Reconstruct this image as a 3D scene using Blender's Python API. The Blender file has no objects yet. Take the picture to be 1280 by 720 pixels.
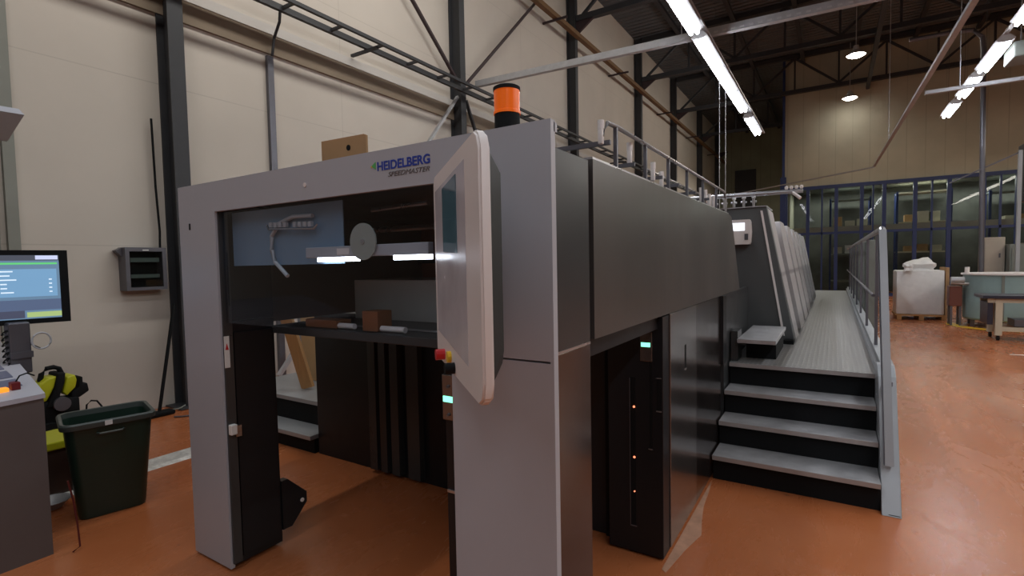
import bpy, bmesh, math, random
from mathutils import Vector, Matrix
random.seed(4)
C = bpy.context.scene.collection
PI = math.pi

# ------------------------------------------------------------------ materials
def mat(name, col, rough=0.5, metal=0.0, var=0.0, vscale=3.0, bump=0.0, bscale=60.0, emit=None, es=0.0,
        stretch=None, spec=0.5, trans=0.0, alpha=1.0, coat=0.0):
    m = bpy.data.materials.new(name); m.use_nodes = True
    nt = m.node_tree; b = nt.nodes['Principled BSDF']
    b.inputs['Base Color'].default_value = (*col, 1)
    b.inputs['Roughness'].default_value = rough
    b.inputs['Metallic'].default_value = metal
    b.inputs['Specular IOR Level'].default_value = spec
    b.inputs['Transmission Weight'].default_value = trans
    b.inputs['Alpha'].default_value = alpha
    b.inputs['Coat Weight'].default_value = coat
    tc = nt.nodes.new('ShaderNodeTexCoord')
    mp = nt.nodes.new('ShaderNodeMapping'); nt.links.new(tc.outputs['Object'], mp.inputs['Vector'])
    if stretch: mp.inputs['Scale'].default_value = stretch
    if var > 0:
        n = nt.nodes.new('ShaderNodeTexNoise'); n.inputs['Scale'].default_value = vscale
        n.inputs['Detail'].default_value = 6; n.inputs['Roughness'].default_value = 0.6
        nt.links.new(mp.outputs['Vector'], n.inputs['Vector'])
        r = nt.nodes.new('ShaderNodeMapRange'); r.inputs['From Min'].default_value = .3; r.inputs['From Max'].default_value = .7
        r.inputs['To Min'].default_value = 1-var; r.inputs['To Max'].default_value = 1+var
        nt.links.new(n.outputs['Fac'], r.inputs['Value'])
        mx = nt.nodes.new('ShaderNodeVectorMath'); mx.operation = 'SCALE'
        mx.inputs[0].default_value = col
        nt.links.new(r.outputs['Result'], mx.inputs['Scale']); nt.links.new(mx.outputs['Vector'], b.inputs['Base Color'])
        r2 = nt.nodes.new('ShaderNodeMapRange'); r2.inputs['From Min'].default_value = .3; r2.inputs['From Max'].default_value = .7
        r2.inputs['To Min'].default_value = max(0, rough-.06); r2.inputs['To Max'].default_value = min(1, rough+.06)
        nt.links.new(n.outputs['Fac'], r2.inputs['Value']); nt.links.new(r2.outputs['Result'], b.inputs['Roughness'])
    if bump > 0:
        n2 = nt.nodes.new('ShaderNodeTexNoise'); n2.inputs['Scale'].default_value = bscale
        nt.links.new(mp.outputs['Vector'], n2.inputs['Vector'])
        bp = nt.nodes.new('ShaderNodeBump'); bp.inputs['Strength'].default_value = bump; bp.inputs['Distance'].default_value = .01
        nt.links.new(n2.outputs['Fac'], bp.inputs['Height']); nt.links.new(bp.outputs['Normal'], b.inputs['Normal'])
    if emit:
        b.inputs['Emission Color'].default_value = (*emit, 1); b.inputs['Emission Strength'].default_value = es
    return m

M = {}
M['plate']   = mat('satin grey lacquer', (.43, .44, .48), .40, .0, .03, 1.5)
M['side']    = mat('brushed dark titanium sheet', (.13, .123, .117), .34, .6, .04, 2.0, stretch=(1, 1, .08))
M['brushed'] = mat('brushed steel sheet', (.30, .285, .28), .22, .9, .04, 3, stretch=(1, .3, .05))
M['dark']    = mat('dark anthracite lacquer', (.045, .048, .05), .33, .1, .05, 2)
M['mirror']  = mat('glossy anthracite sheet', (.115, .098, .094), .20, .9, .04, 2)
M['black']   = mat('black lacquer', (.010, .012, .015), .40, 0, .05, 3, spec=.35)
M['blackm']  = mat('matt black', (.007, .008, .009), .75, spec=.2)
M['tread']   = mat('aluminium tread sheet', (.46, .46, .47), .42, .45, .14, 9, .08, 80)
M['nose']    = mat('worn aluminium edge', (.42, .42, .42), .45, .4, .1, 8)
M['stringer']= mat('light grey steel', (.36, .38, .40), .4, .3, .06, 4)
M['steelp']  = mat('grey steel tube', (.5, .5, .52), .3, .8, .04, 5)
M['steeld']  = mat('dark grey steel bar', (.14, .14, .16), .4, .5, .04, 5)
M['white']   = mat('off white plastic', (.76, .71, .69), .42, 0, .02, 3)
M['housing'] = mat('dark plastic housing', (.018, .021, .021), .5)
M['column']  = mat('charcoal painted steel', (.035, .037, .042), .55, 0, .12, 4)
M['redox']   = mat('red oxide painted steel', (.036, .020, .024), .6, 0, .12, 4)
M['galv']    = mat('galvanised steel', (.42, .43, .45), .42, .3, .10, 10)
M['rust']    = mat('brown painted cable tray', (.16, .085, .035), .65, 0, .15, 8)
M['pvc']     = mat('grey green plastic conduit', (.24, .25, .22), .6, 0, .05, 3)
M['orange']  = mat('orange beacon lens', (.95, .16, .01), .25, 0, emit=(1, .16, .01), es=.15)
M['card']    = mat('cardboard', (.42, .25, .12), .85, 0, .08, 5)
M['wood']    = mat('pine wood', (.46, .24, .09), .7, 0, .12, 4, stretch=(8, 8, .6))
M['wood2']   = mat('brown wooden block', (.22, .085, .035), .7, 0, .12, 4)
M['paper']   = mat('white paper', (.75, .75, .72), .8)
M['pilesheet']= mat('stacked paper sheets', (.60, .59, .56), .85, 0, .06, 30, stretch=(1, 1, 40))
M['yellow']  = mat('lime yellow plastic', (.50, .52, .015), .4)
M['bin']     = mat('dark green plastic', (.010, .030, .020), .38, 0, .1, 4)
M['binrim']  = mat('grey green plastic rim', (.055, .07, .065), .4)
M['console'] = mat('taupe console lacquer', (.125, .108, .104), .5, 0, .05, 3)
M['consoletop'] = mat('pale grey desk top', (.50, .50, .56), .35, 0, .05, 6)
M['key']     = mat('blue grey key field', (.16, .17, .25), .35)
M['red']     = mat('red plastic', (.55, .01, .015), .35)
M['yel']     = mat('signal yellow plastic', (.8, .5, .02), .4)
M['green_led'] = mat('lit green display', (.1, .9, .5), .4, emit=(.25, 1, .62), es=1.6)
M['red_led'] = mat('lit red lamp', (.9, .1, .05), .4, emit=(1, .25, .12), es=2.0)
M['tube']    = mat('fluorescent tube light', (1, 1, 1), .5, emit=(.90, .93, 1.0), es=26)
M['bay']     = mat('high bay light glass', (1, 1, 1), .5, emit=(1, .92, .82), es=30)
M['insp']    = mat('lit inspection tube', (1, 1, 1), .5, emit=(.92, .94, 1.0), es=7)
M['lampbody']= mat('white enamel lamp body', (.5, .51, .52), .45)
M['bluereflection']= mat('blue grey painted reflection', (.20, .30, .42), .3, 0, .08, 2)
M['brownback']= mat('inner panel in warm reflection brown', (.26, .10, .06), .45, 0, .25, 4)
M['disc']    = mat('translucent grey green disc', (.36, .38, .34), .5, 0, .06, 8)
M['hose']    = mat('clear white hose', (.5, .52, .55), .35)
M['bluef']   = mat('dark blue window frame', (.022, .040, .14), .45, 0, .1, 4)
M['teal']    = mat('pale teal enamel', (.25, .36, .36), .45, 0, .08, 3)
M['cream']   = mat('cream enamel', (.52, .48, .37), .5, 0, .05, 3)
M['beige']   = mat('beige cabinet enamel', (.45, .39, .32), .5, 0, .05, 3)
M['greyg']   = mat('grey green cabinet enamel', (.17, .19, .17), .5, 0, .05, 3)
M['navy']    = mat('dark navy table top', (.025, .03, .05), .35)
M['film']    = mat('white plastic film', (.75, .74, .73), .35, 0, .06, 6, .5, 14)
M['alum']    = mat('aluminium chequer plate', (.68, .68, .66), .35, .25, .25, 22, .9, 40)
M['ink']     = mat('blue print', (.02, .05, .34), .5)
M['ink2']    = mat('grey print', (.13, .12, .12), .5)
M['greenp']  = mat('green print', (.1, .45, .12), .5)
M['brownbox']= mat('dark brown plastic', (.05, .028, .02), .5)
M['dusty']   = mat('dark hall interior', (.10, .105, .095), .8, 0, .3, 2)
M['ceilsteel'] = mat('dark ceiling steel', (.03, .033, .04), .6, 0, .15, 3)

# floor: painted orange-brown concrete with scuffs and seams
def floor_mat():
    m = bpy.data.materials.new('terracotta painted concrete'); m.use_nodes = True
    nt = m.node_tree; b = nt.nodes['Principled BSDF']; N = nt.nodes.new; L = nt.links.new
    tc = N('ShaderNodeTexCoord')
    n1 = N('ShaderNodeTexNoise'); n1.inputs['Scale'].default_value = .55; n1.inputs['Detail'].default_value = 7; n1.inputs['Roughness'].default_value = .62
    L(tc.outputs['Object'], n1.inputs['Vector'])
    cr = N('ShaderNodeValToRGB'); e = cr.color_ramp.elements
    e[0].position = .32; e[0].color = (.38, .108, .034, 1); e[1].position = .72; e[1].color = (.50, .175, .07, 1)
    L(n1.outputs['Fac'], cr.inputs['Fac'])
    mp = N('ShaderNodeMapping'); mp.inputs['Scale'].default_value = (1.0, .35, 1); mp.inputs['Rotation'].default_value = (0, 0, .9)
    L(tc.outputs['Object'], mp.inputs['Vector'])
    n2 = N('ShaderNodeTexNoise'); n2.inputs['Scale'].default_value = 3.2; n2.inputs['Detail'].default_value = 9; n2.inputs['Roughness'].default_value = .7; n2.inputs['Distortion'].default_value = .6
    L(mp.outputs['Vector'], n2.inputs['Vector'])
    r = N('ShaderNodeMapRange'); r.inputs['From Min'].default_value = .56; r.inputs['From Max'].default_value = .80
    r.inputs['To Max'].default_value = .20
    L(n2.outputs['Fac'], r.inputs['Value'])
    mx = N('ShaderNodeMix'); mx.data_type = 'RGBA'; L(r.outputs['Result'], mx.inputs['Factor']); L(cr.outputs['Color'], mx.inputs['A'])
    mx.inputs['B'].default_value = (.34, .15, .085, 1)
    # fine dark specks
    n3 = N('ShaderNodeTexNoise'); n3.inputs['Scale'].default_value = 14; n3.inputs['Detail'].default_value = 4
    L(tc.outputs['Object'], n3.inputs['Vector'])
    r3 = N('ShaderNodeMapRange'); r3.inputs['From Min'].default_value = .30; r3.inputs['From Max'].default_value = .25; r3.inputs['To Max'].default_value = .5
    L(n3.outputs['Fac'], r3.inputs['Value'])
    mx2 = N('ShaderNodeMix'); mx2.data_type = 'RGBA'; L(r3.outputs['Result'], mx2.inputs['Factor']); L(mx.outputs['Result'], mx2.inputs['A'])
    mx2.inputs['B'].default_value = (.10, .04, .02, 1)
    L(mx2.outputs['Result'], b.inputs['Base Color'])
    rr = N('ShaderNodeMapRange'); rr.inputs['From Min'].default_value = .3; rr.inputs['From Max'].default_value = .75
    rr.inputs['To Min'].default_value = .19; rr.inputs['To Max'].default_value = .36
    L(n2.outputs['Fac'], rr.inputs['Value']); L(rr.outputs['Result'], b.inputs['Roughness'])
    b.inputs['Specular IOR Level'].default_value = .5
    bp = N('ShaderNodeBump'); bp.inputs['Strength'].default_value = .03; bp.inputs['Distance'].default_value = .012
    L(n2.outputs['Fac'], bp.inputs['Height']); L(bp.outputs['Normal'], b.inputs['Normal'])
    return m
M['floor'] = floor_mat()

# ribbed / panelled wall: joints from math on object coordinates
def panel_mat(name, col, axis, pitch, zp, var=.05, line=.75, wid=.012, rough=.8):
    m = bpy.data.materials.new(name); m.use_nodes = True
    nt = m.node_tree; b = nt.nodes['Principled BSDF']; N = nt.nodes.new; L = nt.links.new
    tc = N('ShaderNodeTexCoord'); sx = N('ShaderNodeSeparateXYZ'); L(tc.outputs['Object'], sx.inputs[0])
    def edge(out, p):
        d = N('ShaderNodeMath'); d.operation = 'DIVIDE'; d.inputs[1].default_value = p; L(out, d.inputs[0])
        f = N('ShaderNodeMath'); f.operation = 'FRACT'; L(d.outputs[0], f.inputs[0])
        g = N('ShaderNodeMath'); g.operation = 'LESS_THAN'; g.inputs[1].default_value = wid/p; L(f.outputs[0], g.inputs[0])
        return g.outputs[0]
    a = edge(sx.outputs[axis], pitch); c = edge(sx.outputs[2], zp)
    mxm = N('ShaderNodeMath'); mxm.operation = 'MAXIMUM'; L(a, mxm.inputs[0]); L(c, mxm.inputs[1])
    n = N('ShaderNodeTexNoise'); n.inputs['Scale'].default_value = .8; n.inputs['Detail'].default_value = 6
    L(tc.outputs['Object'], n.inputs['Vector'])
    r = N('ShaderNodeMapRange'); r.inputs['From Min'].default_value = .3; r.inputs['From Max'].default_value = .7
    r.inputs['To Min'].default_value = 1-var; r.inputs['To Max'].default_value = 1+var; L(n.outputs['Fac'], r.inputs['Value'])
    s = N('ShaderNodeVectorMath'); s.operation = 'SCALE'; s.inputs[0].default_value = col; L(r.outputs['Result'], s.inputs['Scale'])
    mx = N('ShaderNodeMix'); mx.data_type = 'RGBA'; L(mxm.outputs[0], mx.inputs['Factor']); L(s.outputs['Vector'], mx.inputs['A'])
    mx.inputs['B'].default_value = (col[0]*line, col[1]*line, col[2]*line, 1)
    L(mx.outputs['Result'], b.inputs['Base Color']); b.inputs['Roughness'].default_value = rough
    return m
M['wall'] = panel_mat('beige wall panels', (.57, .525, .465), 1, 5.72, 1.92, line=.86)
M['farwall'] = panel_mat('beige ribbed cladding', (.44, .43, .34), 0, .6, 40, .10, line=.85, wid=.03)
M['endwall'] = panel_mat('grey green end cladding', (.30, .33, .25), 0, .6, 40, .12, line=.8, wid=.03)

def ceil_mat():
    m = bpy.data.materials.new('dark corrugated roof sheet'); m.use_nodes = True
    nt = m.node_tree; b = nt.nodes['Principled BSDF']; N = nt.nodes.new; L = nt.links.new
    tc = N('ShaderNodeTexCoord'); w = N('ShaderNodeTexWave'); w.bands_direction = 'Y'; w.inputs['Scale'].default_value = 1.2
    L(tc.outputs['Object'], w.inputs['Vector'])
    bp = N('ShaderNodeBump'); bp.inputs['Strength'].default_value = 1; bp.inputs['Distance'].default_value = .08
    L(w.outputs['Fac'], bp.inputs['Height']); L(bp.outputs['Normal'], b.inputs['Normal'])
    b.inputs['Base Color'].default_value = (.095, .108, .125, 1); b.inputs['Roughness'].default_value = .6
    return m
M['ceiling'] = ceil_mat()

def tread_mat():
    m = bpy.data.materials.new('dimpled aluminium walkway'); m.use_nodes = True
    nt = m.node_tree; b = nt.nodes['Principled BSDF']; N = nt.nodes.new; L = nt.links.new
    tc = N('ShaderNodeTexCoord'); mp = N('ShaderNodeMapping'); mp.inputs['Scale'].default_value = (28, 14, 1)
    L(tc.outputs['Object'], mp.inputs['Vector'])
    v = N('ShaderNodeTexVoronoi'); v.inputs['Scale'].default_value = 1; v.inputs['Randomness'].default_value = 0
    L(mp.outputs['Vector'], v.inputs['Vector'])
    r = N('ShaderNodeMapRange'); r.inputs['From Min'].default_value = .2; r.inputs['From Max'].default_value = .4
    r.inputs['To Min'].default_value = 1.0; r.inputs['To Max'].default_value = 0.0
    L(v.outputs['Distance'], r.inputs['Value'])
    mx = N('ShaderNodeMix'); mx.data_type = 'RGBA'; L(r.outputs['Result'], mx.inputs['Factor'])
    mx.inputs['A'].default_value = (.30, .30, .30, 1); mx.inputs['B'].default_value = (.44, .44, .43, 1)
    L(mx.outputs['Result'], b.inputs['Base Color'])
    bp = N('ShaderNodeBump'); bp.inputs['Strength'].default_value = .5; bp.inputs['Distance'].default_value = .004
    L(r.outputs['Result'], bp.inputs['Height']); L(bp.outputs['Normal'], b.inputs['Normal'])
    b.inputs['Roughness'].default_value = .42; b.inputs['Metallic'].default_value = .5
    return m
M['walkway'] = tread_mat()

def glass_mat(name, col, refl=.12, ior=1.45):
    m = bpy.data.materials.new(name); m.use_nodes = True
    nt = m.node_tree; nt.nodes.clear(); N = nt.nodes.new; L = nt.links.new
    o = N('ShaderNodeOutputMaterial'); t = N('ShaderNodeBsdfTransparent'); t.inputs['Color'].default_value = (*col, 1)
    g = N('ShaderNodeBsdfGlossy'); g.inputs['Roughness'].default_value = .02
    f = N('ShaderNodeFresnel'); f.inputs['IOR'].default_value = ior
    a0 = N('ShaderNodeMath'); a0.operation = 'ADD'; a0.inputs[1].default_value = refl; L(f.outputs[0], a0.inputs[0])
    ge = N('ShaderNodeNewGeometry'); iv = N('ShaderNodeMath'); iv.operation = 'SUBTRACT'; iv.inputs[0].default_value = 1; L(ge.outputs['Backfacing'], iv.inputs[1])
    a = N('ShaderNodeMath'); a.operation = 'MULTIPLY'; L(a0.outputs[0], a.inputs[0]); L(iv.outputs[0], a.inputs[1])
    mx = N('ShaderNodeMixShader'); L(a.outputs[0], mx.inputs['Fac']); L(t.outputs[0], mx.inputs[1]); L(g.outputs[0], mx.inputs[2])
    L(mx.outputs[0], o.inputs['Surface'])
    return m
M['glass'] = glass_mat('tinted press window glass', (.90, .93, .96), .0, 1.35)
M['hallglass'] = glass_mat('dark hall window glass', (.78, .82, .80), .0, 1.3)
M['cabglass'] = glass_mat('cabinet door glass', (.75, .8, .8), .04)

# ------------------------------------------------------------------ mesh builder
class MB:
    def __init__(s): s.bm = bmesh.new()
    def _x(s, vs, rot=None, loc=None, piv=None):
        if rot is not None:
            bmesh.ops.rotate(s.bm, verts=vs, cent=piv or (0, 0, 0), matrix=rot)
        if loc is not None: bmesh.ops.translate(s.bm, verts=vs, vec=loc)
    def box(s, x0, y0, z0, x1, y1, z1, bev=0.0, rotz=0, seg=2):
        r = bmesh.ops.create_cube(s.bm, size=1); vs = r['verts']
        bmesh.ops.scale(s.bm, verts=vs, vec=(abs(x1-x0), abs(y1-y0), abs(z1-z0)))
        c = ((x0+x1)/2, (y0+y1)/2, (z0+z1)/2)
        if rotz: bmesh.ops.rotate(s.bm, verts=vs, cent=(0, 0, 0), matrix=Matrix.Rotation(rotz, 3, 'Z'))
        bmesh.ops.translate(s.bm, verts=vs, vec=c)
        if bev > 0:
            es = list({e for v in vs for e in v.link_edges})
            bmesh.ops.bevel(s.bm, geom=es, offset=bev, segments=seg, affect='EDGES', profile=.5)
        return s
    def prism(s, pts, axis, a, b, bev=0.0):
        """pts: 2-D outline in the plane normal to axis, extruded from a to b"""
        def p3(u, v, w):
            return {0: (w, u, v), 1: (u, w, v), 2: (u, v, w)}[axis]
        v0 = [s.bm.verts.new(p3(u, v, a)) for u, v in pts]; v1 = [s.bm.verts.new(p3(u, v, b)) for u, v in pts]
        n = len(pts); fs = [s.bm.faces.new(v0), s.bm.faces.new(v1[::-1])]
        for i in range(n): fs.append(s.bm.faces.new((v0[i], v1[i], v1[(i+1) % n], v0[(i+1) % n])))
        bmesh.ops.recalc_face_normals(s.bm, faces=fs)
        if bev > 0:
            es = list({e for v in v0+v1 for e in v.link_edges})
            bmesh.ops.bevel(s.bm, geom=es, offset=bev, segments=3, affect='EDGES', profile=.5)
        return s
    def hexa(s, bot, top):
        v0 = [s.bm.verts.new(p) for p in bot]; v1 = [s.bm.verts.new(p) for p in top]; n = len(bot)
        fs = [s.bm.faces.new(v0), s.bm.faces.new(v1[::-1])]
        for i in range(n): fs.append(s.bm.faces.new((v0[i], v1[i], v1[(i+1) % n], v0[(i+1) % n])))
        bmesh.ops.recalc_face_normals(s.bm, faces=fs); return s
    def cyl(s, p, q, r, r2=None, n=16):
        p = Vector(p); q = Vector(q); d = q-p
        res = bmesh.ops.create_cone(s.bm, cap_ends=True, segments=n, radius1=r, radius2=r if r2 is None else r2, depth=d.length)
        rot = d.to_track_quat('Z', 'Y').to_matrix()
        bmesh.ops.rotate(s.bm, verts=res['verts'], cent=(0, 0, 0), matrix=rot)
        bmesh.ops.translate(s.bm, verts=res['verts'], vec=(p+q)/2); return s
    def bar(s, p, q, w, h, up=(0, 0, 1)):
        """rectangular bar from p to q, w across, h along up"""
        p = Vector(p); q = Vector(q); d = (q-p).normalized(); upv = Vector(up)
        if abs(d.dot(upv)) > .98: upv = Vector((0, 1, 0))
        a = d.cross(upv).normalized(); b = a.cross(d).normalized()
        o = [(-w/2, -h/2), (w/2, -h/2), (w/2, h/2), (-w/2, h/2)]
        s.hexa([p+a*u+b*v for u, v in o], [q+a*u+b*v for u, v in o]); return s
    def tube(s, pts, r, n=10):
        pts = [Vector(p) for p in pts]; rings = []
        for i, p in enumerate(pts):
            d = (pts[min(i+1, len(pts)-1)]-pts[max(i-1, 0)]).normalized()
            up = Vector((0, 0, 1)) if abs(d.z) < .9 else Vector((0, 1, 0))
            a = d.cross(up).normalized(); b = a.cross(d).normalized()
            rings.append([s.bm.verts.new(p+(a*math.cos(t)+b*math.sin(t))*r) for t in [2*PI*k/n for k in range(n)]])
        fs = []
        for i in range(len(rings)-1):
            for k in range(n): fs.append(s.bm.faces.new((rings[i][k], rings[i][(k+1) % n], rings[i+1][(k+1) % n], rings[i+1][k])))
        fs.append(s.bm.faces.new(rings[0][::-1])); fs.append(s.bm.faces.new(rings[-1]))
        bmesh.ops.recalc_face_normals(s.bm, faces=fs); return s
    def lathe(s, c, prof, n=32, a0=0, a1=2*PI):
        c = Vector(c); rings = []; full = abs(a1-a0-2*PI) < 1e-6; m = n if full else n+1
        for r, z in prof:
            rings.append([s.bm.verts.new(c+Vector((r*math.cos(a0+(a1-a0)*k/n), r*math.sin(a0+(a1-a0)*k/n), z))) for k in range(m)])
        fs = []
        for i in range(len(rings)-1):
            for k in range(n if full else n):
                j = (k+1) % m
                fs.append(s.bm.faces.new((rings[i][k], rings[i][j], rings[i+1][j], rings[i+1][k])))
        bmesh.ops.recalc_face_normals(s.bm, faces=fs); return s
    def build(s, name, m, parent=None, smooth=False):
        me = bpy.data.meshes.new(name); s.bm.to_mesh(me); s.bm.free()
        me.materials.append(m)
        if smooth:
            for p in me.polygons: p.use_smooth = True
            me.set_sharp_from_angle(angle=math.radians(35))
        o = bpy.data.objects.new(name, me); C.objects.link(o)
        if parent: o.parent = parent; o.matrix_parent_inverse = inv(parent)
        return o

def inv(p):
    """inverse of the world matrix, all our empties are plain translations/rotations set before children"""
    m = p.matrix_basis.copy(); q = p
    while q.parent: m = q.parent.matrix_basis @ q.matrix_parent_inverse @ m; q = q.parent
    return m.inverted()
def tag(o, label, cat, group=None):
    o['label'] = label; o['category'] = cat
    if group: o['group'] = group
    return o
def thing(name, loc, label, cat, group=None):
    o = bpy.data.objects.new(name, None); C.objects.link(o); o.location = loc; o.empty_display_size = .1
    return tag(o, label, cat, group)
def struct(o): o['kind'] = 'structure'; return o
def text(name, body, loc, size, m, parent, rot=(PI/2, 0, 0), shear=0, ext=.0008, off=0, width=None):
    cu = bpy.data.curves.new(name, 'FONT'); cu.body = body; cu.size = size; cu.extrude = ext; cu.shear = shear; cu.offset = off
    t = bpy.data.objects.new(name, cu); C.objects.link(t)
    dg = bpy.context.evaluated_depsgraph_get(); dg.update()
    me = bpy.data.meshes.new_from_object(t.evaluated_get(dg)); bpy.data.objects.remove(t)
    if width:
        xs = [v.co.x for v in me.vertices]; k = width/(max(xs)-min(xs))
        for v in me.vertices: v.co.x *= k
    me.transform(Matrix.Translation(loc) @ Matrix.Rotation(rot[2], 4, 'Z') @ Matrix.Rotation(rot[0], 4, 'X'))
    me.materials.clear(); me.materials.append(m)
    o = bpy.data.objects.new(name, me); C.objects.link(o)
    if parent: o.parent = parent; o.matrix_parent_inverse = inv(parent)
    return o

# ------------------------------------------------------------------ camera
yaw, pit, rol, foc = 5.61160356e-01, 4.88947336e-02, -1.90326874e-02, 640.34
cy, sy, cp, sp = math.cos(yaw), math.sin(yaw), math.cos(pit), math.sin(pit)
F = Vector((-sy*cp, cy*cp, -sp)); R = Vector((cy, sy, 0)); U = R.cross(F)
c_, s_ = math.cos(rol), math.sin(rol)
R2 = c_*R+s_*U; U2 = -s_*R+c_*U
cam = bpy.data.cameras.new('camera'); co = bpy.data.objects.new('camera', cam); C.objects.link(co)
mw = Matrix((( R2.x, U2.x, -F.x, 0), (R2.y, U2.y, -F.y, 0), (R2.z, U2.z, -F.z, 1.65), (0, 0, 0, 1)))
co.matrix_world = mw; cam.lens = 36*foc/1280; cam.sensor_width = 36; cam.clip_end = 200
bpy.context.scene.camera = co

# ------------------------------------------------------------------ the hall
WX = -6.8; CZ = 10.4
struct(MB().box(-7.3, -8, -.2, 14, 40, 0).build('floor', M['floor']))
struct(MB().box(-7.3, -8, 0, WX, 40, 12).build('wall_left', M['wall']))
struct(MB().box(14, -8, 0, 14.4, 40, 12).build('wall_right', M['farwall']))
struct(MB().box(-7.3, -8.4, 0, 14.4, -8, 12).build('wall_back', M['wall']))
struct(MB().box(-7.3, 38, 0, -1.9, 38.4, 12).build('wall_end', M['endwall']))
struct(MB().box(-7.3, -8.4, CZ, 14.4, 40, CZ+.3).build('ceiling', M['ceiling']))
# far partition: upper cladding over a long run of blue framed windows
PY = 26.0
struct(MB().box(-1.9, PY, 4.72, 14, PY+.3, CZ).build('wall_far', M['farwall']))
struct(MB().box(-1.9, PY+.32, 0, -1.7, 38, CZ).build('wall_partition', M['farwall']))
struct(MB().box(-1.9, PY+3.2, 0, 14, PY+3.4, 4.72).build('wall_rear_room', M['dusty']))
struct(MB().box(-1.7, PY+.3, 4.72, 14, PY+3.4, 4.8).build('ceiling_rear_room', M['dusty']))
mx_ = [-1.9, -1.05, 0.0, .9, 1.66, 2.66, 3.7, 4.7, 5.65, 6.65, 7.7, 8.7, 9.7, 10.7, 11.7, 12.8, 14]
for i in range(len(mx_)-1):
    a, b = mx_[i], mx_[i+1]
    fr = MB().box(a, PY-.06, .0, a+.13, PY+.12, 4.72).box(a+.13, PY-.06, 4.58, b, PY+.12, 4.72).box(a+.13, PY-.06, 0, b, PY+.12, .12)
    fr.box(a+.13, PY-.03, 2.62, b, PY+.08, 2.72)
    if i % 2 == 1: fr.box((a+b)/2+.04, PY-.03, .12, (a+b)/2+.10, PY+.08, 4.58)
    w = struct(fr.build('window_%d' % (i+1), M['bluef']))
    MB().box(a+.13, PY+.01, .12, b, PY+.025, 4.58).build('pane', M['hallglass'], w)
# blue corner post and its pipe above
o = MB().box(-2.05, PY-.2, 0, -1.82, PY-.02, 5.2).box(-1.98, PY-.12, 5.2, -1.88, PY-.04, CZ).build('corner_post', M['bluef'])
tag(o, 'tall dark blue corner post at the left end of the far window wall', 'post')
# rear room content: racks seen through the glass
def rack(x, y, wd, h, label, m1):
    t = thing('storage_rack', (x, y, 0), label, 'rack', None)
    for xx in (x-wd/2, x+wd/2):
        for yy in (y-.4, y+.4): MB().box(xx-.04, yy-.04, 0, xx+.04, yy+.04, h).build('upright', M['bluef'], t)
    for k in range(4): MB().box(x-wd/2, y-.42, .5+k*(h-.6)/3, x+wd/2, y+.42, .56+k*(h-.6)/3).build('shelf', m1, t)
    return t
rack(.6, PY+2.2, 1.5, 4.3, 'tall shelf rack dimly seen behind the far blue windows, left of the tank', M['greyg'])
rack(3.2, PY+2.2, 1.8, 4.4, 'yellowish shelf rack behind the far blue windows above the wrapped pallet', M['cream'])
rack(6.4, PY+2.2, 2.2, 4.2, 'shelf rack dimly seen behind the far windows at the right edge', M['greyg'])
o = MB().box(-1.6, PY+.9, 2.66, 14, PY+1.1, 2.98).build('mezzanine_beam', M['beige'])
tag(o, 'long grey mezzanine beam running level behind the far blue windows', 'beam')
kx = random.Random(9)
for (rx, hh) in ((.6, 4.3), (3.2, 4.4), (6.4, 4.2)):
    for lv in (1, 2, 3):
        for q in range(3):
            z0 = .565+lv*(hh-.6)/3
            if z0 > 4: continue
            o = MB().box(rx-.62+q*.44, PY+1.95, z0, rx-.62+q*.44+kx.uniform(.28, .40), PY+2.45, z0+kx.uniform(.2, .45), .01).build('carton', kx.choice([M['card'], M['cream'], M['film'], M['beige']]))
            tag(o, 'small carton on a storage rack dimly seen behind the far windows', 'box', 'cartons on the far racks')
# trims: ledge and concrete band along the left wall, roller door at the end wall
struct(MB().box(WX, -8, 4.66, WX+.04, 38, 4.93).build('trim_1', mat('taupe wall band', (.25, .20, .145), .85, 0, .06, 1)))
struct(MB().box(WX+.002, -8, 4.93, WX+.05, 38, 5.06).build('trim_2', mat('pale wall strip', (.55, .53, .50), .8)))
struct(MB().box(-5.75, 37.9, 0, -4.45, 37.99, 7.6).build('door_1', M['column']))

# columns along the left wall
ys = [3.115, 8.62, 14.2, 20.3, 25.6, 31.3, 36.6]
names = ['nearest dark steel column, standing against the beige wall left of the grey press frame',
 'dark steel wall column above the press logo where four bracing rods meet',
 'dark steel wall column rising just right of the orange beacon',
 'dark steel wall column behind the first hanging clips of the press top rail',
 'dark steel wall column behind the middle of the press top rail',
 'narrow far steel wall column just left of the long light row end',
 'farthest thin dark steel column at the end of the beige wall']
for y, n in zip(ys, names):
    t = thing('steel_column', (-6.6, y, 0), n, 'column', 'steel columns along the left wall')
    mb = MB(); w = .17; d = .28
    mb.box(-6.79, y-w/2, 0, -6.77, y+w/2, CZ-.02)
    mb.box(-6.79+d-.02, y-w/2, 0, -6.79+d, y+w/2, CZ-.02)
    mb.box(-6.77, y-.012, 0, -6.79+d-.02, y+.012, CZ-.02)
    mb.build('column_shaft', M['column'], t)
    MB().box(-6.795, y-.19, 0, -6.42, y+.19, .02, .004).build('base_plate', M['column'], t)
    MB().prism([(-6.50, 8.7), (-6.50, 8.32), (-5.95, 8.7)], 1, y-.04, y+.04).build('haunch', M['redox'], t)

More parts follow.
